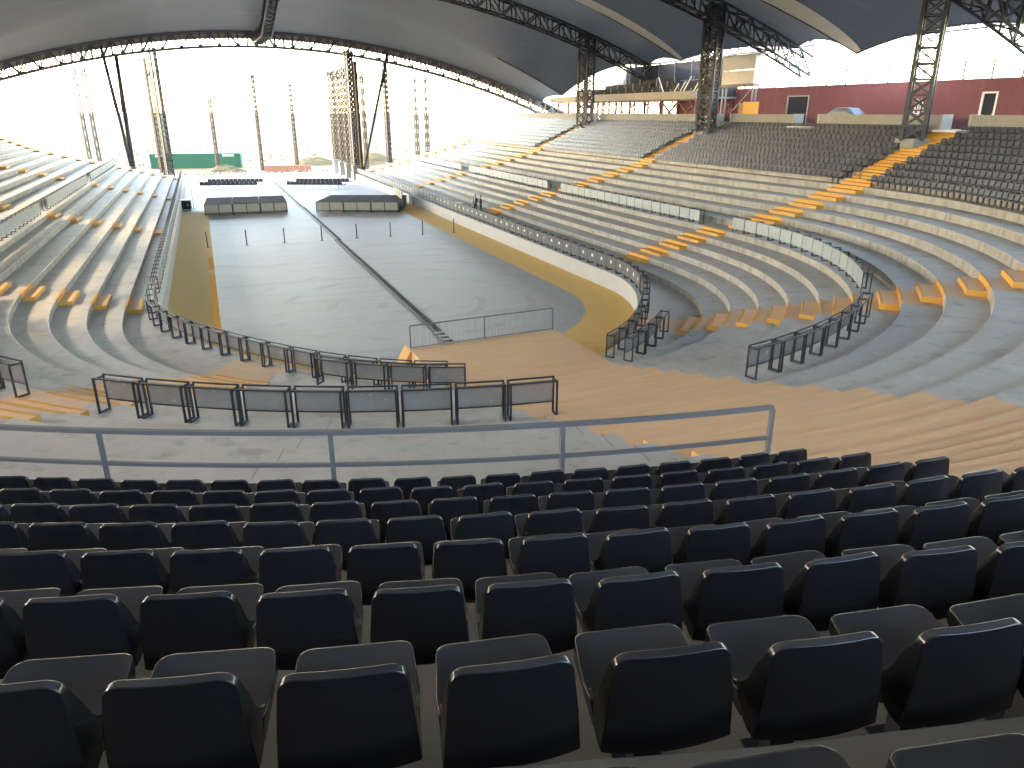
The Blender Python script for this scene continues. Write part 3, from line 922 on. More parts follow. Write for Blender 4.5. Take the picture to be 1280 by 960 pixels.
barrier("long dark barrier with white marks on the inner wall below the right stand", 64, 177, lambda s: R1(s) + .25, Z_WALK1 + .02, 'panel_dark', False, True)
barrier("long barrier on the inner wall below the left stand seen edge on", -177, -94, lambda s: R1(s) + .25, Z_WALK1 + .02, 'panel_pale')
for a, b, lb in ((42.5, 89.3, "pale barrier curving from the nearest right stair gap to the step blocks"), (93.3, 115.9, "pale barrier between first and second stair gaps of the right stand"),
                 (118.9, 143.4, "pale barrier between second and third stair gaps of the right stand"), (146.6, 172.6, "pale frosted barrier at the far end of the right stand")):
    barrier(lb, a, b, r2b, Z_WALK2, 'panel_pale')
for a, b, lb in ((-89.5, -64, "pale frosted barrier round the left bend"), (-116, -92.8, "pale frosted barrier along the left stand nearest the bend"), (-143.4, -119, "pale frosted barrier halfway along the left stand"), (-177, -146.6, "pale frosted barrier at the far end of the left stand")):
    barrier(lb, a, b, r2b, Z_WALK2, 'panel_pale')

# railing in front of the near seats
t = thing("front_railing", "grey two bar railing in front of the first row of black seats", "railing", (0, 0, Z_SEAT))
rr = 33.16; s_end = sX(-3.05, rr)
ss = [s_end - i * 0.8 for i in range(48)]
for nm, z, wd, h in (("top_rail", 1.0, .07, .055), ("mid_rail", .55, .055, .045)):
    mb = MB(); mb.path([P(s, R3(s) + .06, z) for s in ss], wd, h); obj(nm, mb, M['rail'], t)
for i in range(12):
    s = s_end - math.degrees(2.95 / rr) * i
    if s < ss[-1]: break
    mb = MB(); p = P(s, R3(s) + .06, 0)
    mb.bar(p - Vector((0, 0, .05)), p + Vector((0, 0, .97)), .06); mb.box(p + Vector((0, 0, .006)), (.16, .16, .012)); obj("post", mb, M['rail'], t)
# loose posts on the step below the right seats
for i, (x, y) in enumerate(((32.5, .1), (31.9, -6.6), (31.2, -10.0), (30.2, -13.4))):
    o = MB(); o.tube((0, 0, -.03), (0, 0, .95), .035, n=8); o.box((0, 0, .01), (.14, .14, .02))
    pp = Vector((x, y, 0)); r_ = math.hypot(x, y) if y < 0 else x; s_ = math.degrees(math.atan2(x, -y)) if y < 0 else 90
    j = max([j for j in range(1, 7) if rho2(s_, j) <= r_] or [1])
    tag(obj("handrail_post", o, M['steel_grey'], loc=(x, y, Z_WALK2 + j * RISE2)), "%s bare steel post below the right seats counted from the wide orange stairs" % ORD[i + 1], "post", "bare posts below the right seats")
# sloping rails at the far ends of both stands
for sg, lb in ((-1, "thin handrail sloping along the far end of the left stand"), (1, "thin handrail sloping along the far end of the right stand")):
    t = thing("end_railing", lb, "railing", (0, 87.8, 0))
    prof = [(R1(178), Z_WALK1)] + [(rho1(178, i), Z_WALK1 + i * RISE1) for i in range(1, 7)] + [(rho2(178, j), Z_WALK2 + j * RISE2) for j in range(1, 7)] + [(rho3(178, m), Z_SEAT + m * RISE3) for m in range(1, NROW + 1)]
    for z in (.55, 1.0):
        mb = MB(); mb.path([(sg * (x + .3), 0, zz + z) for x, zz in prof], .05); obj("rail", mb, M['steel_grey'], t)
    for x, zz in prof[::2]:
        mb = MB(); mb.bar((sg * (x + .3), 0, zz - .02), (sg * (x + .3), 0, zz + 1.0), .05); obj("post", mb, M['steel_grey'], t)
# ---------------------------------------------------------------- chairs
def loft(profile_at, xs, name, m, bev, seg=2):
    """closed solid lofted across x from a profile polygon"""
    mb = MB(); K = None
    for x in xs:
        pr_ = profile_at(x); K = len(pr_); mb.v += [(xx, y, z) for xx, y, z in pr_]
    for i in range(len(xs) - 1):
        for j in range(K):
            a, b = i * K + j, i * K + (j + 1) % K
            mb.f.append((a, b, b + K, a + K))
    mb.f.append(tuple(reversed(range(K)))); n = (len(xs) - 1) * K; mb.f.append(tuple(n + j for j in range(K)))
    me = mb.mesh(name, m, True)
    bm = bmesh.new(); bm.from_mesh(me); bmesh.ops.recalc_face_normals(bm, faces=bm.faces); bm.to_mesh(me); bm.free()
    o = put(name, me)
    b = o.modifiers.new("b", 'BEVEL'); b.width = bev; b.segments = seg; b.limit_method = 'ANGLE'; b.angle_limit = R(38)
    wn = o.modifiers.new("w", 'WEIGHTED_NORMAL'); wn.keep_sharp = False
    me2 = bake(o); me2.name = name
    return me2
def corner(x, half, r):          # how much a rounded top corner drops the edge at x
    d = abs(x) - (half - r)
    return 0 if d <= 0 else r - math.sqrt(max(0, r * r - d * d))
XS = [-1, -.965, -.91, -.84, -.74, -.5, -.25, 0, .25, .5, .74, .84, .91, .965, 1]
def back_prof(u):
    drop = corner(u * .2, .2, .055)
    W = lambda z: .243 - .036 * max(0, min(1, (z - .36) / .4))
    bow = .018 * (1 - u * u)                  # the back bellies towards the rear
    zt = .740 - drop
    low = .345 - .022 * (1 - u * u)
    wing = .055 * abs(u) ** 6                 # side edges sweep forward into the seat
    pts = [(-.052 - bow, zt), (-.018 - bow * .6, zt + .002), (.006 - bow * .4 + wing * .3, .62), (.022 + wing * .5, .535), (.040 + wing * .7, .490), (.064 + wing * .9, .461), (.098 + wing, .444), (.09, .420), (.03, .36), (-.015, low), (-.062 - bow * .8, low), (-.068 - bow, .52)]
    return [(u * W(z), y, z) for y, z in pts]
def seat_prof(u):
    e = abs(u) ** 4
    dish = .018 * (1 - u * u)
    W = lambda y: .240 - .02 * max(0, (y - .2) / .25)
    dropf = corner(u * .2, .2, .05)
    pts = [(.088, .444 - dish * .4), (.13, .433 - dish), (.20, .428 - dish), (.33, .440 - dish * .8), (.43 - dropf * .9, .456 - dish * .3), (.452 - dropf, .447), (.455 - dropf, .395), (.38, .352), (.05, .348), (.03, .38)]
    return [(u * W(y), y, z) for y, z in pts]
SEAT_ME = {}
def chair_proto(key, m, label):
    t = thing("stadium_chair", label, "chair", (0, 0, 0))
    put("backrest", loft(back_prof, XS, "backrest", m, .013, 3), t)
    put("seat", loft(seat_prof, XS, "seat", m, .013, 3), t)
    mb = MB(); mb.bx(-.05, .05, .12, .20, .0, .36); mb.bx(-.13, .13, .09, .30, .335, .358); mb.bx(-.1, .1, .09, .25, -.01, .012)
    obj("support", mb, M['steel'], t)
    return t
def copy_chair(src, label, group, loc, rz):
    c = src.copy(); COL.objects.link(c); c.location = loc; c.rotation_euler = (0, 0, rz)
    c["label"] = label; c["group"] = group
    for ch in src.children:
        k = ch.copy(); COL.objects.link(k); k.parent = c
    return c
proto = chair_proto("near", M['seat'], "black plastic stadium chair")
used = False
def face(s):                                  # turn local +Y towards the stage
    n = NRM(s); return math.atan2(n.x, -n.y)
ROW_PHASE = {0: 572, 1: 540, 2: 568, 3: 606, 4: 587, 5: 660, 6: 637, 7: 1092, 8: 700}
ROW_NAME = {0: "in the front row behind the grey railing", 1: "in the second row from the railing", 2: "in the third row from the railing", 3: "in the fourth row from the railing",
            4: "in the fifth row from the railing", 5: "in the sixth row from the railing", 6: "in the second nearest row", 7: "in the nearest row of all", 8: "behind the camera"}
n_fore = 0
hidden = []  # chairs out of view, added to shade the near treads
for m in range(0, 9):
    z = Z_SEAT + m * RISE3
    rb = lambda s: rho3(s, m) + {7: .90, 6: .85, 5: .83}.get(m, .80)
    # find where the measured chair of this row stands
    lo, hi = -34.0, 14.0
    for _ in range(50):
        md = (lo + hi) / 2
        q = proj(P(md, rb(md), z + .6))
        if q is None or q[0] < ROW_PHASE[m]: lo = md
        else: hi = md
    s_ref = (lo + hi) / 2
    st = math.degrees((.55 if m >= 6 else .53) / rb(s_ref))
    row = []
    k = -80
    while k < 80:
        s = s_ref + k * st; k += 1
        if abs(s) > 60: continue
        p = P(s, rb(s), z)
        if m == 8:
            if p.x < -3 and s > -33.5 and (p - CAM).xy.length > .75: hidden.append((s, m, p))
            continue
        if p.x > -2.78 - .24 or s < -33.5: continue
        q0, q1 = proj(p + Vector((0, 0, .77))), proj(p + Vector((0, 0, .3)))
        cor = [proj(p + NRM(s) * a_ + Vector((-NRM(s).y, NRM(s).x, 0)) * b_ + Vector((0, 0, c_))) for a_ in (.1, -.46) for b_ in (-.23, .23) for c_ in (.35, .75)]
        if any(c_ is None for c_ in cor) or not any(-25 < c_[0] < 1305 and c_[1] < 985 for c_ in cor):
            if (p - CAM).xy.length > .7: hidden.append((s, m, p))
            continue
        row.append((s, p))
    vis = 0
    for i, (s, p) in enumerate(row):
        lab = "black plastic chair, %s from the left %s" % (nth(i + 1), ROW_NAME[m])
        rz = face(s) + random.uniform(-.04, .04)
        p = p + NRM(s) * random.uniform(-.012, .012)
        if not used:
            proto.location = p; proto.rotation_euler = (0, 0, rz); proto["label"] = lab; proto["group"] = "black chairs in the near block"; used = True
        else: copy_chair(proto, lab, "black chairs in the near block", p, rz)
        n_fore += 1

# right stand: the nearest chairs as things, the others as one mass
def low_chair():
    V, F = [], []
    for pr_ in ([(-.06, .765), (-.02, .765), (.06, .455), (.02, .31), (-.07, .30)], [(.055, .45), (.2, .425), (.44, .455), (.45, .39), (.05, .35)]):
        k = len(V)
        for x, q in ((-.232, 1), (.232, 1)):
            V += [(x * (.93 if z > .6 else 1), y, z) for y, z in pr_]
        for j in range(5): F.append((k + j, k + (j + 1) % 5, k + 5 + (j + 1) % 5, k + 5 + j))
        F.append(tuple(k + j for j in reversed(range(5)))); F.append(tuple(k + 5 + j for j in range(5)))
    return V, F
def low_parts(m):
    V, F = low_chair()
    a = MB(); a.v = V[:10]; a.f = F[:7]
    b = MB(); b.v = V[10:]; b.f = [tuple(i - 10 for i in f) for f in F[7:]]
    return a.mesh("backrest", m), b.mesh("seat", m)
AISLES = [(-3.2, 38), (None, None)]
gaps = [(87.75, 91.1), (116.0, 118.15), (143.4, 145.7), (173.3, 178.1)]
cands = []
for m in range(NROW):
    z = Z_SEAT + m * RISE3
    s = 45.0
    while s < 177.5:
        r = rho3(s, m) + .34 * 0 + SEATW(s) - .17
        ds = math.degrees(.525 / r) if s < 90 else .525
        if not any(a < s < b for a, b in gaps):
            # the parapet openings also keep the back two rows short near each gap
            cands.append((s, m, P(s, r, z)))
        s += ds
inview = []
for c in cands:
    q = proj(c[2] + Vector((0, 0, .6)))
    if q and -20 < q[0] < 1300 and -20 < q[1] < 980: inview.append((q[2], c))
inview.sort(key=lambda t_: t_[0])
N_IND = 296 - n_fore
ind = [c for _, c in inview[:N_IND]]; rest = [c for _, c in inview[N_IND:]] + hidden
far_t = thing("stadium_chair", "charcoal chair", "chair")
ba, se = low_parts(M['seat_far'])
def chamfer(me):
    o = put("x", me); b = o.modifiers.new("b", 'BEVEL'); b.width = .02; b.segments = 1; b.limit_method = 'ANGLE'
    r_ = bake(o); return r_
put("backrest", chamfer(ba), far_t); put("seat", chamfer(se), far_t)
mb = MB(); mb.bx(-.05, .05, .12, .2, 0, .36); obj("support", mb, M['steel'], far_t)
rows = {}
for c in ind: rows.setdefault(c[1], []).append(c)
first = True
for m, lst in rows.items():
    # number away from the wide orange stairs on each side
    right = sorted([c for c in lst if c[0] < 89.5], key=lambda c: -c[0]); left = sorted([c for c in lst if c[0] >= 89.5], key=lambda c: c[0])
    for side, L in (("right", right), ("left", left)):
        for i, c in enumerate(L):
            rn = "front row" if m == 0 else ("top row" if m == NROW - 1 else "%s row up" % nth(m + 1))
            lab = "charcoal stand chair, %s %s of the wide orange stairs, %s" % (nth(i + 1), side, rn)
            rz = face(c[0])
            if first:
                far_t.location = c[2]; far_t.rotation_euler = (0, 0, rz); far_t["label"] = lab; far_t["group"] = "charcoal chairs of the right stand"; first = False
            else: copy_chair(far_t, lab, "charcoal chairs of the right stand", c[2], rz)
V, F = low_chair()
mb = MB()
for s, m, p in rest:
    a = face(s) + random.uniform(-.05, .05); ca, sa = math.cos(a), math.sin(a); k = len(mb.v)
    mb.v += [(p.x + x * ca - y * sa, p.y + x * sa + y * ca, p.z + z) for x, y, z in V]
    mb.f += [tuple(k + i for i in f) for f in F]
tag(obj("stand_chairs", mb, M['seat_far']), "the mass of small charcoal chairs filling the far blocks of the right stand, plus unseen near chairs added for shade", "chairs", kind="stuff")

# ---------------------------------------------------------------- concourse: parapets, red building
ZP = Z_TOP + 1.12
def par(label, y0, y1, ends=(True, True), xr=39.85):
    t = thing("parapet_wall", label, "low wall", (xr, y0, Z_TOP), group="parapets behind the top row of chairs")
    mb = MB(); mb.bx(0, .2, 0, y1 - y0, -.2, 1.1); obj("wall_panel", mb, M['conc_dark'], t)
    for yy, e in ((0, ends[0]), (y1 - y0, ends[1])):
        if e:
            mb = MB(); mb.bx(-.06, 1.0, yy - .10, yy + .10, -.2, 1.13); obj("end_pier", mb, M['conc'], t)
par("grey parapet above the top chairs behind the car and the lattice tower", .55, 12.6)
par("grey parapet right of the head of the wide orange stairs at the picture edge", -0.9 - 6.0, -1.75, (False, True))
par("grey parapet below the yellow board and slate double door", 15.6, 24.6)
par("grey parapet in front of the cross braced legs of the raised box stand", 27.2, 52.0)
par("grey parapet beyond the farthest lattice tower", 55.2, 87.0)
for (y, l) in ((-1.35, "pale concrete doorstep at the head of the wide orange stairs"), (14.1, "pale concrete doorstep in the parapet gap by the slate double door")):
    mb = MB(); mb.bx(-.9, .9, -1.5 if y > 0 else -.9, 1.5 if y > 0 else 1.9, -.05, .10)
    tag(obj("doorstep", mb, M['white'], loc=(40.0, y, Z_TOP)), l, "step")
# curved parapet at the bend
t = thing("parapet_wall", "curved grey parapet round the top of the bend", "low wall", (0, 0, Z_TOP), group="parapets behind the top row of chairs")
for s0, s1 in ((34, 40), (42, 81.5), (-90, -42), (-34, -10), (8, 30)):
    mb = MB(); K = 4; st = max(2, int(abs(s1 - s0) / 3)); pts = []
    for i in range(st + 1):
        s = s0 + (s1 - s0) * i / st; r = rho3(s, NROW) + .15
        for rr_, zz in ((r, -.2), (r, 1.1), (r + .2, 1.1), (r + .2, -.2)): mb.v.append(tuple(P(s, rr_, zz)))
    for i in range(st):
        for j in range(3): a = i * 4 + j; mb.f.append((a, a + 4, a + 5, a + 1))
    mb.f.append((0, 1, 2, 3)); a = st * 4; mb.f.append((a + 3, a + 2, a + 1, a))
    obj("wall_panel", mb, M['conc_dark'], t)

XW = 47.0; ZW = 12.85
bd = thing("concourse_building", "long dark red concourse building with slate doors behind the stands, plus an added unseen left wall", "building", (0, 0, Z_TOP))
def wall_run(y0, y1, holes, x=XW):
    """a straight wall along Y at x with door openings (y0, y1, height)"""
    edges = [y0] + [v for h in holes for v in h[:2]] + [y1]
    for i in range(0, len(edges), 2):
        mb = MB(); mb.bx(x, x + .3, edges[i], edges[i + 1], -.2, ZW - Z_TOP); obj("wall", mb, M['red'], bd)
    for a, b, h in holes:
        mb = MB(); mb.bx(x, x + .3, a, b, h, ZW - Z_TOP); obj("wall", mb, M['red'], bd)
wall_run(-10, 45.2, [(1.95, 3.25, 2.75), (21.9, 25.0, 2.85)])
def door(y0, y1, h, leaves, white):
    d = MB(); d.bx(XW + .10, XW + .16, y0 + .09, y1 - .09, 0, h - .08)
    dr = obj("door", d, M['door'], bd)
    f = MB()
    for y in (y0 + .05, y1 - .05): f.bx(XW - .04, XW + .2, y - .065, y + .065, 0, h + .02)
    f.bx(XW - .04, XW + .2, y0, y1, h - .1, h + .02)
    obj("frame", f, M['white'] if white else M['conc'], dr)
    hd = MB(); hd.tube((XW + .05, y0 + .25, 1.05), (XW + .05, y0 + .25, 1.2), .025); obj("handle", hd, M['steel_pale'], dr)
door(1.95, 3.25, 2.75, 1, True); door(21.9, 25.0, 2.85, 2, False)
# the building follows the bend behind the camera and has an added return on the left
mb = MB(); K = 4; arc = [(-90 + i * 5) for i in range(37)]
for s in arc:
    r = XW if abs(s) < 88 else XW
    c = P(s, r); yo = -10
    for rr_, zz in ((r, -.2), (r, ZW - Z_TOP), (r + .3, ZW - Z_TOP), (r + .3, -.2)):
        q = P(s, rr_, zz); q.y += yo; mb.v.append(tuple(q))
for i in range(36):
    for j in range(3): a = i * 4 + j; mb.f.append((a, a + 4, a + 5, a + 1))
obj("wall", mb, M['red'], bd)
mb = MB(); mb.bx(-XW - .3, -XW, -10, 62, -.2, ZW - Z_TOP); obj("wall", mb, M['red'], bd)  # unseen left wall, added and lengthened to hold back side light and sun
# roof rail with thin posts
t = thing("roof_railing", "thin grey railing along the roof of the red building", "railing", (XW + .25, -24, ZW), group=None)
for z in (1.0,):
    mb = MB(); mb.bar((0, 0, z + .25), (0, 69, z + .25), .10); obj("rail", mb, M['steel_grey'], t)
for i in range(29):
    mb = MB(); y = i * 2.45; h = 1.28
    mb.bar((0, y, -.05), (0, y, h), .13); mb.bar((.02, y, -.05), (.45, y, h * .7), .04); obj("post", mb, M['steel_grey'], t)
# stepladder and yellow board
t = thing("stepladder", "white aluminium stepladder standing by the lattice tower at the red wall", "ladder", (45.2, 7.6, Z_TOP), R(8))
for y in (-.28, .28):
    mb = MB(); mb.bar((0, y, 0), (.35, y * .7, 2.3), .07); obj("rail", mb, M['white'], t)
    mb = MB(); mb.bar((1.2, y, 0), (.40, y * .7, 2.3), .06); obj("rear_rail", mb, M['white'], t)
for k in range(7):
    mb = MB(); f = (k + .6) / 7; mb.bar((.35 * f, -.28 * (1 - .3 * f), 2.3 * f), (.35 * f, .28 * (1 - .3 * f), 2.3 * f), .06); obj("rung", mb, M['white'], t)
t = thing("site_board", "yellow board on a stand beside the lattice tower below the grey cabin", "board", (41.3, 22.4, Z_TOP))
mb = MB(); mb.bx(-.03, .03, 0, 2.35, .75, 2.25); obj("board", mb, M['yellow'], t)
mb = MB(); mb.bx(-.02, .02, 2.40, 3.0, .9, 2.15); obj("side_board", mb, M['wood'], t)
for y in (.1, 2.2, 2.9):
    mb = MB(); mb.bx(.02, .10, y, y + .08, -.02, 2.2); obj("post", mb, M['steel_grey'], t)

# raised box stand on a cross braced steel frame
vs = thing("raised_box_stand", "raised box stand with pale fascia on cross braced maroon legs above the right seats", "stand", (0, 0, 0))
VX0, VX1, VY0, VY1 = 41.6, 47.4, 33.4, 72.0
mb = MB(); mb.bx(VX0 - .12, VX0 + .12, VY0, 57.8, 11.85, 12.62); obj("fascia", mb, M['conc'], vs)
mb = MB(); mb.bx(VX0 - .12, VX0 + .12, 63.0, VY1, 11.75, 12.55); obj("fascia", mb, M['conc'], vs)
mb = MB(); mb.bx(VX0 - .05, VX0 + .20, 57.85, 62.95, 11.6, 13.3); obj("grey_screen", mb, M['conc_dark'], vs)
mb = MB(); mb.bx(VX0 + .13, VX1, VY0, VY1, 11.8, 12.0); obj("deck", mb, M['conc_dark'], vs)
for k in range(4):
    mb = MB(); mb.bx(VX0 + 1.5 + k * 1.05, VX1, VY0 + .3, VY1 - 1.2 - k * 2.6, 12.003 + k * .5, 12.5 + k * .5); obj("tier", mb, M['dark_board'], vs)
for k in range(4):
    x = VX0 + 1.2 + k * 1.05; z = 12.0 + k * .5; y = VY0 + 1.0; n_ = 0
    mb = MB()
    while y < VY1 - 14 - k * 2:
        if (int((y - VY0) / 5.5) + k) % 5 != 4:
            mb.hexa([(x - .03, y - .22, z + .4), (x + .42, y - .22, z + .4), (x + .42, y + .22, z + .4), (x - .03, y + .22, z + .4), (x - .03, y - .22, z + .46), (x + .40, y - .22, z + .46), (x + .40, y + .22, z + .46), (x - .03, y + .22, z + .46)])
            mb.box((x + .43, y, z + .62), (.06, .44, .42))
            mb.box((x + .3, y, z + .2), (.06, .06, .4))
        y += .55
    tag(obj("seat_row", mb, M['rubber'], vs), kind="stuff")
    mb = MB()
    for i in range(9):
        yy = VY0 + 2 + i * 4.1
        if yy < VY1 - 15: mb.bx(x - .55, x - .45, yy, yy + .08, z - .0, z + .95)
    tag(obj("row_posts", mb, M['steel_grey'], vs), kind="stuff")
# rear wall of tall dark panels
y = VY0 + 2.0; k = 0
while y < 58.5:
    w_ = 3.7
    mb = MB(); mb.bx(VX1 - .12, VX1, y + .04, min(y + w_, 59) - .04, 13.9, 16.25 + (.0 if k else 0)); obj("rear_panel", mb, M['matte'] if k % 3 else M['dark_board'], vs)
    mb = MB(); mb.bx(VX1 - .2, VX1 + .05, y - .05, y + .035, 12.0, 16.35); obj("rear_post", mb, M['steel_grey'], vs)
    y += w_; k += 1
mb = MB(); mb.bx(VX1 - .2, VX1 + .05, 58.6, 62.6, 13.6, 16.1); obj("rear_panel", mb, M['conc'], vs)
mb = MB(); mb.bx(VX1 - .5, VX1 + .6, VY0 + 1.9, 59.2, 16.36, 16.5); obj("rear_cap", mb, M['steel_grey'], vs)
for i, (y, h) in enumerate(((37.5, 1.9), (38.2, 1.4), (39.4, 1.2), (34.4, 1.9), (34.9, 2.0), (35.5, 1.4), (41.2, -2.0))):
    mb = MB(); mb.bar((VX0 + .9, y, 12.3), (VX0 + 1.0, y - h * .8, 12.3 + abs(h)), .09); obj("timber_prop", mb, M['white'], vs)
y = VY0 + .3; i = 0
while y < VY1:
    for x in (VX0 + .3, VX1 - .6):
        mb = MB(); mb.bx(x - .11, x + .11, y - .11, y + .11, Z_TOP - .1, 11.79); obj("leg", mb, M['maroon'], vs)
        if y + 3.6 < VY1:
            for za, zb in ((Z_TOP + .1, 11.6), (11.6, Z_TOP + .1)):
                mb = MB(); mb.bar((x + .02 * (za > zb), y, za), (x + .02 * (za > zb), y + 3.6, zb), .10); obj("cross_brace", mb, M['maroon'], vs)
            mb = MB(); mb.bar((x, y, 11.7), (x, y + 3.6, 11.7), .14); obj("beam", mb, M['maroon'], vs)
            mb = MB(); mb.bar((x - .3, y + .9, 11.62), (x - .3, y + .0, 10.9), .1); obj("knee_brace", mb, M['maroon'], vs)
    y += 3.6; i += 1
cb = thing("control_cabin", "grey clad control cabin on the deck between the dark tower and the red wall", "cabin", (42.0, 24.4, 13.1))
for z0, z1 in ((0, 1.28), (1.31, 2.62)):
    for y0, y1 in ((0, 2.6), (2.63, 5.2)):
        mb = MB(); mb.bx(0, .12, y0, y1, z0, z1); obj("front_panel", mb, M['box_panel'], cb)
for y in (0, 5.1):
    mb = MB(); mb.bx(.13, .6, y, y + .1, 0, 2.6); obj("side_panel", mb, M['box_panel'], cb)
mb = MB(); mb.bx(-.25, .9, -1.0, 5.5, 2.63, 2.73); obj("roof", mb, M['steel_grey'], cb)
mb = MB(); mb.bx(-.05, .7, -.1, 5.3, -.3, -.01); obj("floor_slab", mb, M['conc_dark'], cb)
for y, z in ((1.2, 2.1), (2.7, 2.1), (1.8, .7), (4.4, .7)):
    mb = MB(); mb.tube((-.05, y, z), (0.0, y, z), .10, n=10); obj("round_vent", mb, M['white'], cb)
for y in (.2, 5.0):
    for x in (.15, .6):
        mb = MB(); mb.bx(x - .07, x + .07, y - .07, y + .07, -3.95, -.35); obj("leg", mb, M['steel_grey'], cb)
mb = MB(); mb.bar((.2, .3, -.4), (.2, 3.2, -2.6), .07); obj("brace", mb, M['steel_grey'], cb)

# car behind the parapet
def loop_mesh(secs, m, name):
    mb = MB(); K = len(secs[0])
    for s_ in secs: mb.v += s_
    for i in range(len(secs) - 1):
        for j in range(K): a, b = i * K + j, i * K + (j + 1) % K; mb.f.append((a, b, b + K, a + K))
    mb.f.append(tuple(reversed(range(K)))); n_ = (len(secs) - 1) * K; mb.f.append(tuple(n_ + j for j in range(K)))
    me = mb.mesh(name, m, True)
    bm = bmesh.new(); bm.from_mesh(me); bmesh.ops.recalc_face_normals(bm, faces=bm.faces); bm.to_mesh(me); bm.free()
    o = put(name, me); b = o.modifiers.new("b", 'BEVEL'); b.width = .05; b.segments = 2; b.limit_method = 'ANGLE'; b.angle_limit = R(28)
    r_ = bake(o); return r_
car = thing("parked_car", "silver car with dark windows parked behind the grey parapet at the red wall", "car", (42.4, 12.2, Z_TOP), R(90))
def sec(x, wz, zlo, zhi, wt): return [(x, -wz, zlo), (x, wz, zlo), (x, wz * 1.02, (zlo + zhi) / 2), (x, wt, zhi), (x, -wt, zhi), (x, -wz * 1.02, (zlo + zhi) / 2)]
put("body", loop_mesh([sec(-2.2, .78, .35, .85, .72), sec(-1.9, .86, .25, .98, .80), sec(-.9, .88, .22, 1.02, .84), (sec(.9, .88, .22, 1.02, .84)), sec(1.8, .86, .24, .98, .8), sec(2.2, .78, .35, .86, .72)], M['car'], "body"), car)
cabn = put("cabin", loop_mesh([sec(-1.65, .80, .98, 1.02, .76), sec(-.75, .80, .98, 1.62, .62), sec(.55, .80, .98, 1.66, .62), sec(1.55, .80, .98, 1.08, .72)], M['car'], "cabin"), car)
for sy in (-1, 1):
    for xs_ in ([(-1.30, 1.06), (-.70, 1.06), (-.70, 1.52), (-.85, 1.47)], [(-.62, 1.06), (.05, 1.06), (.05, 1.56), (-.62, 1.54)], [(.13, 1.06), (1.15, 1.06), (.62, 1.52), (.13, 1.56)]):
        mb = MB(); q = [(x, sy * (.815 - .17 * (z - 1.0) / .64 + .012), z) for x, z in xs_]
        q2 = [(x, y - sy * .02, z) for x, y, z in q]; mb.hexa(q2 + q); obj("window", mb, M['glass'], cabn)
for x, z, x2, z2 in ((-1.6, 1.06, -.82, 1.58), (1.5, 1.12, .62, 1.61)):
    mb = MB(); k_ = .02 if x > 0 else -.02
    mb.hexa([(x + k_, -.66, z), (x + k_, .66, z), (x2 + k_, .54, z2), (x2 + k_, -.54, z2), (x + 2 * k_, -.66, z + .02), (x + 2 * k_, .66, z + .02), (x2 + 2 * k_, .54, z2 + .02), (x2 + 2 * k_, -.54, z2 + .02)]); obj("windscreen", mb, M['glass'], cabn)
for x in (-1.35, 1.35):
    for y in (-.80, .80):
        mb = MB(); mb.tube((x, y - .1, .33), (x, y + .1, .33), .33, n=20); wh = obj("wheel", mb, M['rubber'], car)
        mb = MB(); mb.tube((x, y - .11, .33), (x, y + .11, .33), .19, n=14); obj("rim", mb, M['steel_pale'], wh)
for y in (-.58, .58):
    mb = MB(); mb.box((2.17, y, .74), (.1, .3, .14)); obj("headlight", mb, M['white'], car)
    mb = MB(); mb.box((-2.17, y, .80), (.1, .26, .16)); obj("tail_light", mb, M['red'], car)
    mb = MB(); mb.box((.75, y * 1.65, 1.08), (.12, .16, .12)); obj("mirror", mb, M['car'], car)

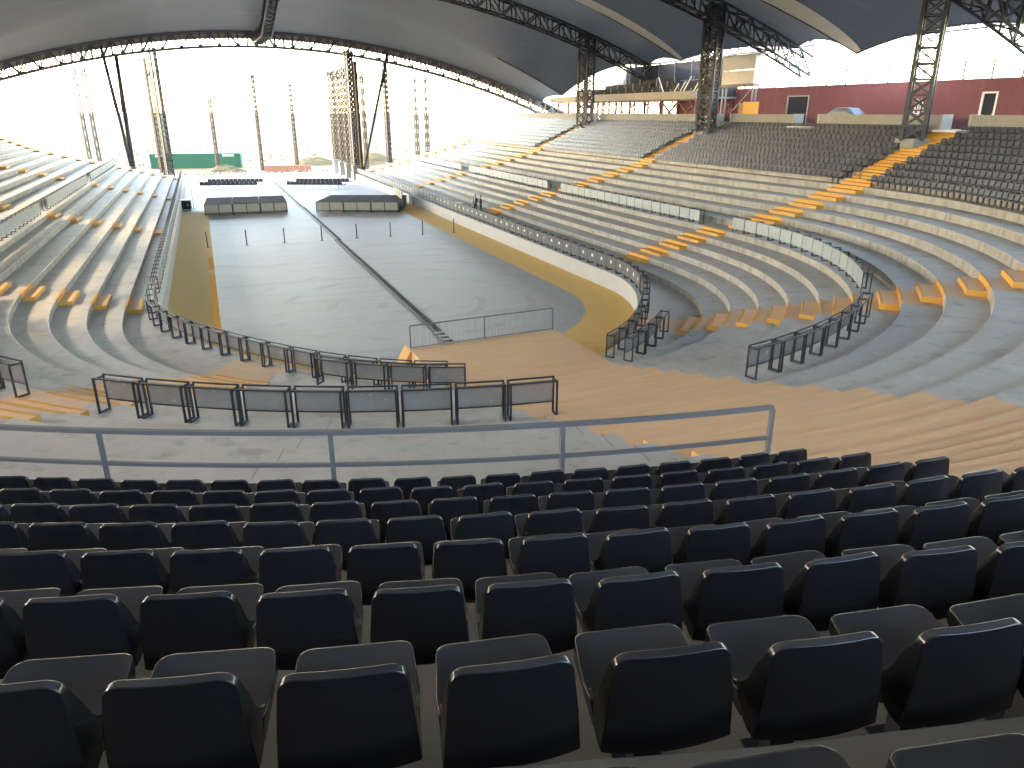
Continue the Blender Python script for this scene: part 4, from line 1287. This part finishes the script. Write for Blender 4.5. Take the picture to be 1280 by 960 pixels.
# ---------------------------------------------------------------- two people on the walkway
def skin_body(joints, edges, radii, name, m):
    me = bpy.data.meshes.new(name); me.from_pydata(joints, edges, []); 
    o = put(name, me)
    o.modifiers.new("s", 'SKIN'); 
    for v, r_ in zip(me.skin_vertices[0].data, radii): v.radius = (r_, r_ * (.82 if r_ > .1 else 1))
    me.skin_vertices[0].data[0].use_root = True
    sb = o.modifiers.new("d", 'SUBSURF'); sb.levels = 1; sb.render_levels = 1
    r_ = bake(o); r_.materials.clear(); r_.materials.append(m)
    r_.polygons.foreach_set("use_smooth", [True] * len(r_.polygons))
    return r_
def person(label, loc, rz, lean, shirt, top, legs, arm):
    t = thing("person", label, "person", loc, rz)
    J = [(0, 0, .95), (0, .0, 1.12), (0, .01 + lean * .3, 1.30), (0, .0 + lean * .5, 1.45), (0, .01 + lean * .6, 1.53), (0, .03 + lean * .7, 1.61), (0, .03 + lean * .7, 1.72),
         (.10, 0, .90), (.11, .03, .50), (.10, -.02, .08), (.11, .12, .04), (-.10, 0, .90), (-.12, -.02, .50), (-.12, -.05, .08), (-.13, .09, .04),
         (.19, .0 + lean * .5, 1.41), (.25, -.02 + lean * .4, 1.14), (.20, arm, 1.0), (.18, arm + .08, .97),
         (-.19, .0 + lean * .5, 1.41), (-.26, -.03 + lean * .4, 1.14), (-.22, arm * .6, .93), (-.21, arm * .6 + .06, .87)]
    Ed = [(0, 1), (1, 2), (2, 3), (3, 4), (4, 5), (5, 6), (0, 7), (7, 8), (8, 9), (9, 10), (0, 11), (11, 12), (12, 13), (13, 14), (3, 15), (15, 16), (16, 17), (17, 18), (3, 19), (19, 20), (20, 21), (21, 22)]
    Ra = [.135, .125, .145, .12, .055, .085, .07, .095, .065, .045, .04, .095, .065, .045, .04, .06, .045, .034, .032, .06, .045, .034, .032]
    me = skin_body(J, Ed, Ra, "body", m=M['skin'])
    me.materials.append(legs); me.materials.append(top)
    for p in me.polygons:
        z = p.center.z
        p.material_index = 1 if z < .96 else (2 if z < 1.50 and not (abs(p.center.x) > .14 and z < 1.02) else 0)
    put("body", me, t)
    hb = MB(); hb.ball((0, .005 + lean * .7, 1.715), .088, .098, .085, 10, 7)
    obj("hair", hb, M['hair'], t, True)
    fc = MB(); fc.ball((0, .125 + lean * .7, 1.665), .016, .022, .02, 6, 4)
    obj("nose", fc, M['skin'], t, True)
    jk = MB()
    for sx_ in (-1, 1):
        jk.hexa([(sx_ * .02, .115, .9), (sx_ * .15, .09, .9), (sx_ * .15, .13, .9), (sx_ * .03, .15, .9), (sx_ * .05, .10 + lean * .4, 1.42), (sx_ * .14, .06 + lean * .4, 1.42), (sx_ * .14, .11 + lean * .4, 1.42), (sx_ * .06, .135 + lean * .4, 1.42)])
    obj("jacket_front", jk, top, t)
    if shirt:
        sh = MB(); sh.hexa([(-.05, .10, .95), (.05, .10, .95), (.05, .135, .95), (-.05, .135, .95), (-.05, .08 + lean * .4, 1.46), (.05, .08 + lean * .4, 1.46), (.05, .12 + lean * .4, 1.46), (-.05, .12 + lean * .4, 1.46)])
        obj("shirt_front", sh, M['white'], t)
    return t
person("person in a dark jacket over a white shirt standing at the long barrier", (14.5, 30.0, Z_WALK1), R(120), .02, True, M['cloth_dark'], M['cloth_dark'], .22)
person("person in dark brown clothes standing right behind the one with the white shirt", (14.75, 29.15, Z_WALK1), R(65), .02, False, M['cloth_grey'], M['cloth_dark'], .16)
t = thing("paper_sheet", "white sheet of paper lying on the barrier beside the two people", "paper", (13.15, 30.9, Z_WALK1 + .985), R(20))
mb = MB(); mb.bx(-.25, .25, -.5, .5, 0, .012); mb.bx(-.2, .27, -.42, .46, .013, .022); obj("sheet", mb, M['white'], t)

# ---------------------------------------------------------------- on the arena floor
t = thing("cable_channel", "straight dark cable channel running down the middle of the arena floor", "cable channel", (0.05, 0, 0.004))
for i, (y0, y1, x) in enumerate(((-10.2, 25.0, 0.0), (25.0, 50.3, 0.12), (50.3, 90.0, .02))):
    y = y0
    while y < y1 - .1:
        ye = min(y + 5.0, y1)
        mb = MB(); mb.bx(x - .10, x + .10, y, ye, 0, .012); obj("channel_bed", mb, M['rubber'], t)
        for dx in (-.16, .16):
            mb = MB(); mb.bx(x + dx - .06, x + dx + .06, y + .004, ye - .004, 0, .055); obj("edge_angle", mb, M['steel'] if dx < 0 else M['rust'], t)
        y = ye
for i in range(7):
    mb = MB(); y = -9.9 + i * .62; mb.bx(-.26, .26, y, y + .25, .056, .075); obj("cover_plate", mb, M['steel_pale'], t)
for i, x in enumerate((-10.4, -7.35, -4.3, -1.2, 1.8, 4.8, 7.75, 10.7)):
    t = thing("floor_post", "%s slim dark post from the left in the row across the arena floor" % ORD[i + 1], "post", (x, 25.2, 0), group="slim posts across the arena floor")
    mb = MB(); mb.tube((0, 0, 0), (0, 0, 1.25), .045, n=8); obj("pole", mb, M['steel'], t)
    mb = MB(); mb.tube((0, 0, 0), (0, 0, .03), .16, n=12); obj("base", mb, M['steel_grey'], t)
# blocks of barricades parked in rows
def barricade_rows(x0, y0, x1, y1, nrow, pitch, side):
    d = Vector((x1 - x0, y1 - y0, 0)); L = d.length; d /= L; nrm_ = Vector((-d.y, d.x, 0)); ang = math.atan2(d.y, d.x)
    W = L / 3
    fr = MB()
    for x in (.05, W / 2, W - .05): fr.bar((x, 0, .0), (x, 0, 1.16), .07)
    for z in (.22, 1.14): fr.bar((.05, 0, z), (W - .05, 0, z), .06)
    for x in (.05, W - .05): fr.bar((x, 0, .03), (x, .72, .03), .06); fr.bar((x, .70, .03), (x, .70, 1.14), .05); fr.bar((x, .0, 1.12), (x, .7, 1.12), .05)
    fm = fr.mesh("frame", M['frame'])
    pm = MB(); pm.bx(.09, W / 2 - .05, -.015, .015, .27, 1.1); pmm = pm.mesh("panel", M['panel_tan'])
    tp = MB(); tp.bx(.04, W - .04, .0, .68, 1.165, 1.185); tpm = tp.mesh("top_board", M['dark_board'])
    for r_ in range(nrow):
        for u in range(3):
            o0 = Vector((x0, y0, 0)) + d * (W * u) + nrm_ * (pitch * r_)
            t = thing("crowd_barricade", "beige barricade, %s from left, %s row of the block %s" % (ORD[u + 1], ORD[r_ + 1] if r_ else "front", side), "barricade", o0, ang, "barricades parked on the arena floor")
            put("frame", fm, t); put("panel", pmm, t); o = put("panel", pmm, t); o.location = (W / 2 - .04, 0, 0)
            put("top_board", tpm, t)
barricade_rows(-10.4, 46.2, -1.9, 45.8, 6, 1.25, "left of the channel")
barricade_rows(1.0, 44.6, 9.4, 41.2, 6, 1.25, "right of the channel")
def chair_rows(x0, y0, x1, y1, side):
    d = Vector((x1 - x0, y1 - y0, 0)); L = d.length; d /= L; ang = math.atan2(d.y, d.x); nrm_ = Vector((-d.y, d.x, 0))
    V, F = low_chair(); a, b = low_parts(M['seat_far'])
    for r_ in range(2):
        t = thing("chair_row", "%s linked row of dark chairs parked far back on the floor %s of the channel" % (ORD[r_ + 1], side), "chair row", Vector((x0, y0, 0)) + nrm_ * (r_ * 5.0), ang, "linked chair rows on the arena floor")
        n_ = int(L / .62)
        for k in range(n_):
            o = put("backrest", a, t); o.location = (.31 + k * .62, 0, .2); o.scale = (1.28, 1, 1); o = put("seat", b, t); o.location = (.31 + k * .62, 0, .2); o.scale = (1.28, 1, 1)
        mb = MB(); mb.bar((0, .2, .45), (L, .2, .45), .08)
        for k in range(0, n_ + 1, 2): mb.bar((k * .62, .2, 0), (k * .62, .2, .45), .05)
        obj("base_frame", mb, M['steel'], t)
chair_rows(-10.8, 78.4, -2.4, 76.4, "left"); chair_rows(1.0, 75.0, 9.0, 71.8, "right")
t = thing("equipment_case", "dark equipment case against the left inner wall with a thin pole", "case", (-12.55, 53.0, 0), R(-6))
mb = MB(); mb.bx(-.75, .75, -.5, .5, .08, 1.0); obj("case_body", mb, M['door'], t)
mb = MB(); mb.bx(-.78, .78, -.53, .53, 1.0, 1.08); obj("lid", mb, M['steel_pale'], t)
for x in (-.6, .6):
    for y in (-.4, .4):
        mb = MB(); mb.tube((x - .03, y, .04), (x + .03, y, .04), .05, n=10); obj("caster", mb, M['rubber'], t)
for x in (-.5, .5):
    mb = MB(); mb.bx(x - .1, x + .1, -.53, -.5, .45, .6); obj("latch", mb, M['steel_pale'], t)
tag(obj("thin_pole", (lambda m_: (m_.tube((0, 0, 0), (0, 0, 2.6), .03, n=8), m_.tube((0, 0, 0), (0, 0, .03), .25, n=12), m_)[2])(MB()), M['steel'], loc=(-11.55, 53.6, 0)), "thin dark pole standing beside the equipment case", "pole")
t = thing("partition_screen", "beige ribbed partition screen standing by the inner wall right of the parked barricades", "screen", (10.4, 43.4, 0), R(84))
for k in range(5):
    mb = MB(); mb.bx(k * 1.5, k * 1.5 + 1.44, -.03, .03, .1, 2.0); obj("panel", mb, M['panel_tan'], t)
    mb = MB(); mb.bx(k * 1.5 - .05, k * 1.5 + .0, -.06, .06, 0, 2.05); obj("post", mb, M['steel_grey'], t)
t = thing("wall_hatch", "dark open doorway hatch in the right inner wall near the partition screen", "hatch", (12.72, 47.6, 0))
mb = MB(); mb.bx(-.03, .02, 0, 1.5, .0, .92); obj("shade_slab", mb, M['rubber'], t)  # black slab stands in for the shade inside the doorway
mb = MB(); mb.bx(-.06, .02, -.1, -.0, 0, 1.0); mb.bx(-.06, .02, 1.5, 1.6, 0, 1.0); obj("jamb", mb, M['steel'], t)

# ---------------------------------------------------------------- beyond the floor
t = thing("container", "long green corrugated metal container behind the stage on the left", "container", (-19.6, 128.6, gz(-12, 128) - .3), R(-9))
CL, CH = 17.0, 3.1
for y, nm in ((0, "front_side"), (2.45, "rear_side")):
    mb = MB(); n_ = 68; pts = []
    for i in range(n_ * 4 + 1):
        ph = i % 4; pts.append((i * CL / (n_ * 4), y + (.0 if ph in (0, 3) else .07) - .035))
    k0 = 0
    for x, yy in pts: mb.v += [(x, yy, .15), (x, yy, CH - .1)]
    for i in range(len(pts) - 1): mb.f.append((2 * i, 2 * i + 2, 2 * i + 3, 2 * i + 1))
    obj(nm, mb, M['green'], t)
mb = MB(); mb.bx(0, CL, .02, 2.43, CH - .1, CH); obj("roof", mb, M['green'], t)
for x in (0, CL):
    mb = MB(); mb.bx(x - .05, x + .05, 0, 2.45, .1, CH - .05); obj("end_wall", mb, M['green'], t)
    for y in (-.03, 2.48):
        mb = MB(); mb.bx(x - .09, x + .09, y - .08, y + .08, 0, CH); obj("corner_post", mb, M['green'], t)
mb = MB(); mb.bx(.02, CL - .02, -.06, .06, .0, .16); mb.bx(.02, CL - .02, -.06, .06, CH - .12, CH + .02); obj("rail", mb, M['green'], t)
for x in (1.0, CL - 3.4):
    mb = MB(); mb.bx(x, x + 2.2, -.05, -.03, CH - .55, CH - .22); obj("label_plate", mb, M['white'], t)
def mound(name, label, x, y, rx, ry, h, m, cat, seed):
    rnd = random.Random(seed); mb = MB(); n_, k_ = 22, 9
    mb.v.append((0, 0, h))
    for j in range(1, k_ + 1):
        f = j / k_
        for i in range(n_):
            a = 2 * math.pi * i / n_; q = f * (1 + .12 * math.sin(3 * a + seed) + .06 * rnd.uniform(-1, 1))
            mb.v.append((rx * q * math.cos(a), ry * q * math.sin(a), h * (math.cos(f * math.pi) * .5 + .5) * (1 + .12 * rnd.uniform(-1, 1)) - .25 * f))
    for i in range(n_): mb.f.append((0, 1 + i, 1 + (i + 1) % n_))
    for j in range(k_ - 1):
        for i in range(n_): a, b = 1 + j * n_ + i, 1 + j * n_ + (i + 1) % n_; mb.f.append((a, a + n_, b + n_, b))
    return tag(obj(name, mb, m, None, False, (x, y, -.2)), label, cat)
mound("earth_mound", "rounded earth mound just right of the green container", -6.2, 115, 5.2, 3, 1.25, M['sand'], "earth mound", 3)
mound("earth_mound", "low scrubby earth bank behind the stage right of the pedestals", 24, 126, 10, 5, 2.3, M['sand'], "earth mound", 5)
mound("earth_mound", "low earth bank between the scaffold masts behind the stage", 12, 128, 9, 4, 1.5, M['sand'], "earth mound", 8)
# stacks of clay blocks at the back edge of the stage floor
for k in range(8):
    t = thing("block_stack", "%s stack of red clay blocks from the left behind the stage floor" % ORD[k + 1], "block stack", (.6 + k * 1.05, 110.5 - k * .2, -.25), R(-12), group="stacks of clay blocks behind the stage")
    mb = MB(); mb.bx(0, .95, 0, .8, 0, .12); obj("pallet", mb, M['wood'], t)
    for j in range(5):
        for i in range(3):
            mb = MB(); mb.bx(i * .32, i * .32 + .30, .02 * (j % 2), .78, .125 + j * .22, .125 + j * .22 + .21); obj("block", mb, M['brick'], t)
# broken kerb line along the back of the floor
mb = MB(); rnd = random.Random(4)
for i in range(260):
    x = rnd.uniform(-34, 36); y = 107 + rnd.uniform(-1.6, 3.5) + .02 * abs(x); s_ = rnd.uniform(.12, .5)
    a = rnd.uniform(0, 3); mb.box((x, y, -.22 + s_ * .3), (s_, s_ * .8, s_ * .7), (math.cos(a), math.sin(a), 0), (-math.sin(a), math.cos(a), 0))
tag(obj("rubble", mb, M['conc_dark']), "loose rubble strewn along the back edge of the stage floor", "rubble", kind="stuff")
# dry scrub on the desert
mb = MB(); rnd = random.Random(11)
for i in range(700):
    a = rnd.uniform(-.9, .9); d_ = 118 + 160 * rnd.random() ** 1.6; x, y = d_ * math.sin(a), 20 + d_ * math.cos(a)
    zz = gz(x, y); s_ = rnd.uniform(.3, 1.1)
    for q in range(9):
        b_ = rnd.uniform(0, 6.28); e_ = rnd.uniform(.3, 1.2)
        tip = (x + s_ * math.cos(b_) * math.cos(e_), y + s_ * math.sin(b_) * math.cos(e_), zz + s_ * .8 * math.sin(e_))
        w_ = .1 * s_
        n_ = len(mb.v); mb.v += [(x + w_, y, zz - .05), (x - w_, y + w_, zz - .05), tip]; mb.f.append((n_, n_ + 1, n_ + 2))
k = plain("dry_scrub", (0.13, 0.13, 0.05), 0.9, var=.4)
tag(obj("scrub", mb, k), "dry low scrub dotted over the desert", "scrub", kind="stuff")

# ---------------------------------------------------------------- desert haze
hz = MB(); hz.bx(-420, 420, -120, 620, -2.6, 28.5)
k = bpy.data.materials.new("haze_air"); k.use_nodes = True
for nd in list(k.node_tree.nodes):
    if nd.type == 'BSDF_PRINCIPLED': k.node_tree.nodes.remove(nd)
pv = k.node_tree.nodes.new("ShaderNodeVolumePrincipled"); pv.inputs["Density"].default_value = 0.00006
pv.inputs["Color"].default_value = (0.95, 0.95, 0.93, 1)
k.node_tree.links.new(pv.outputs[0], k.node_tree.nodes["Material Output"].inputs["Volume"])
tag(obj("haze", hz, k), kind="stuff")
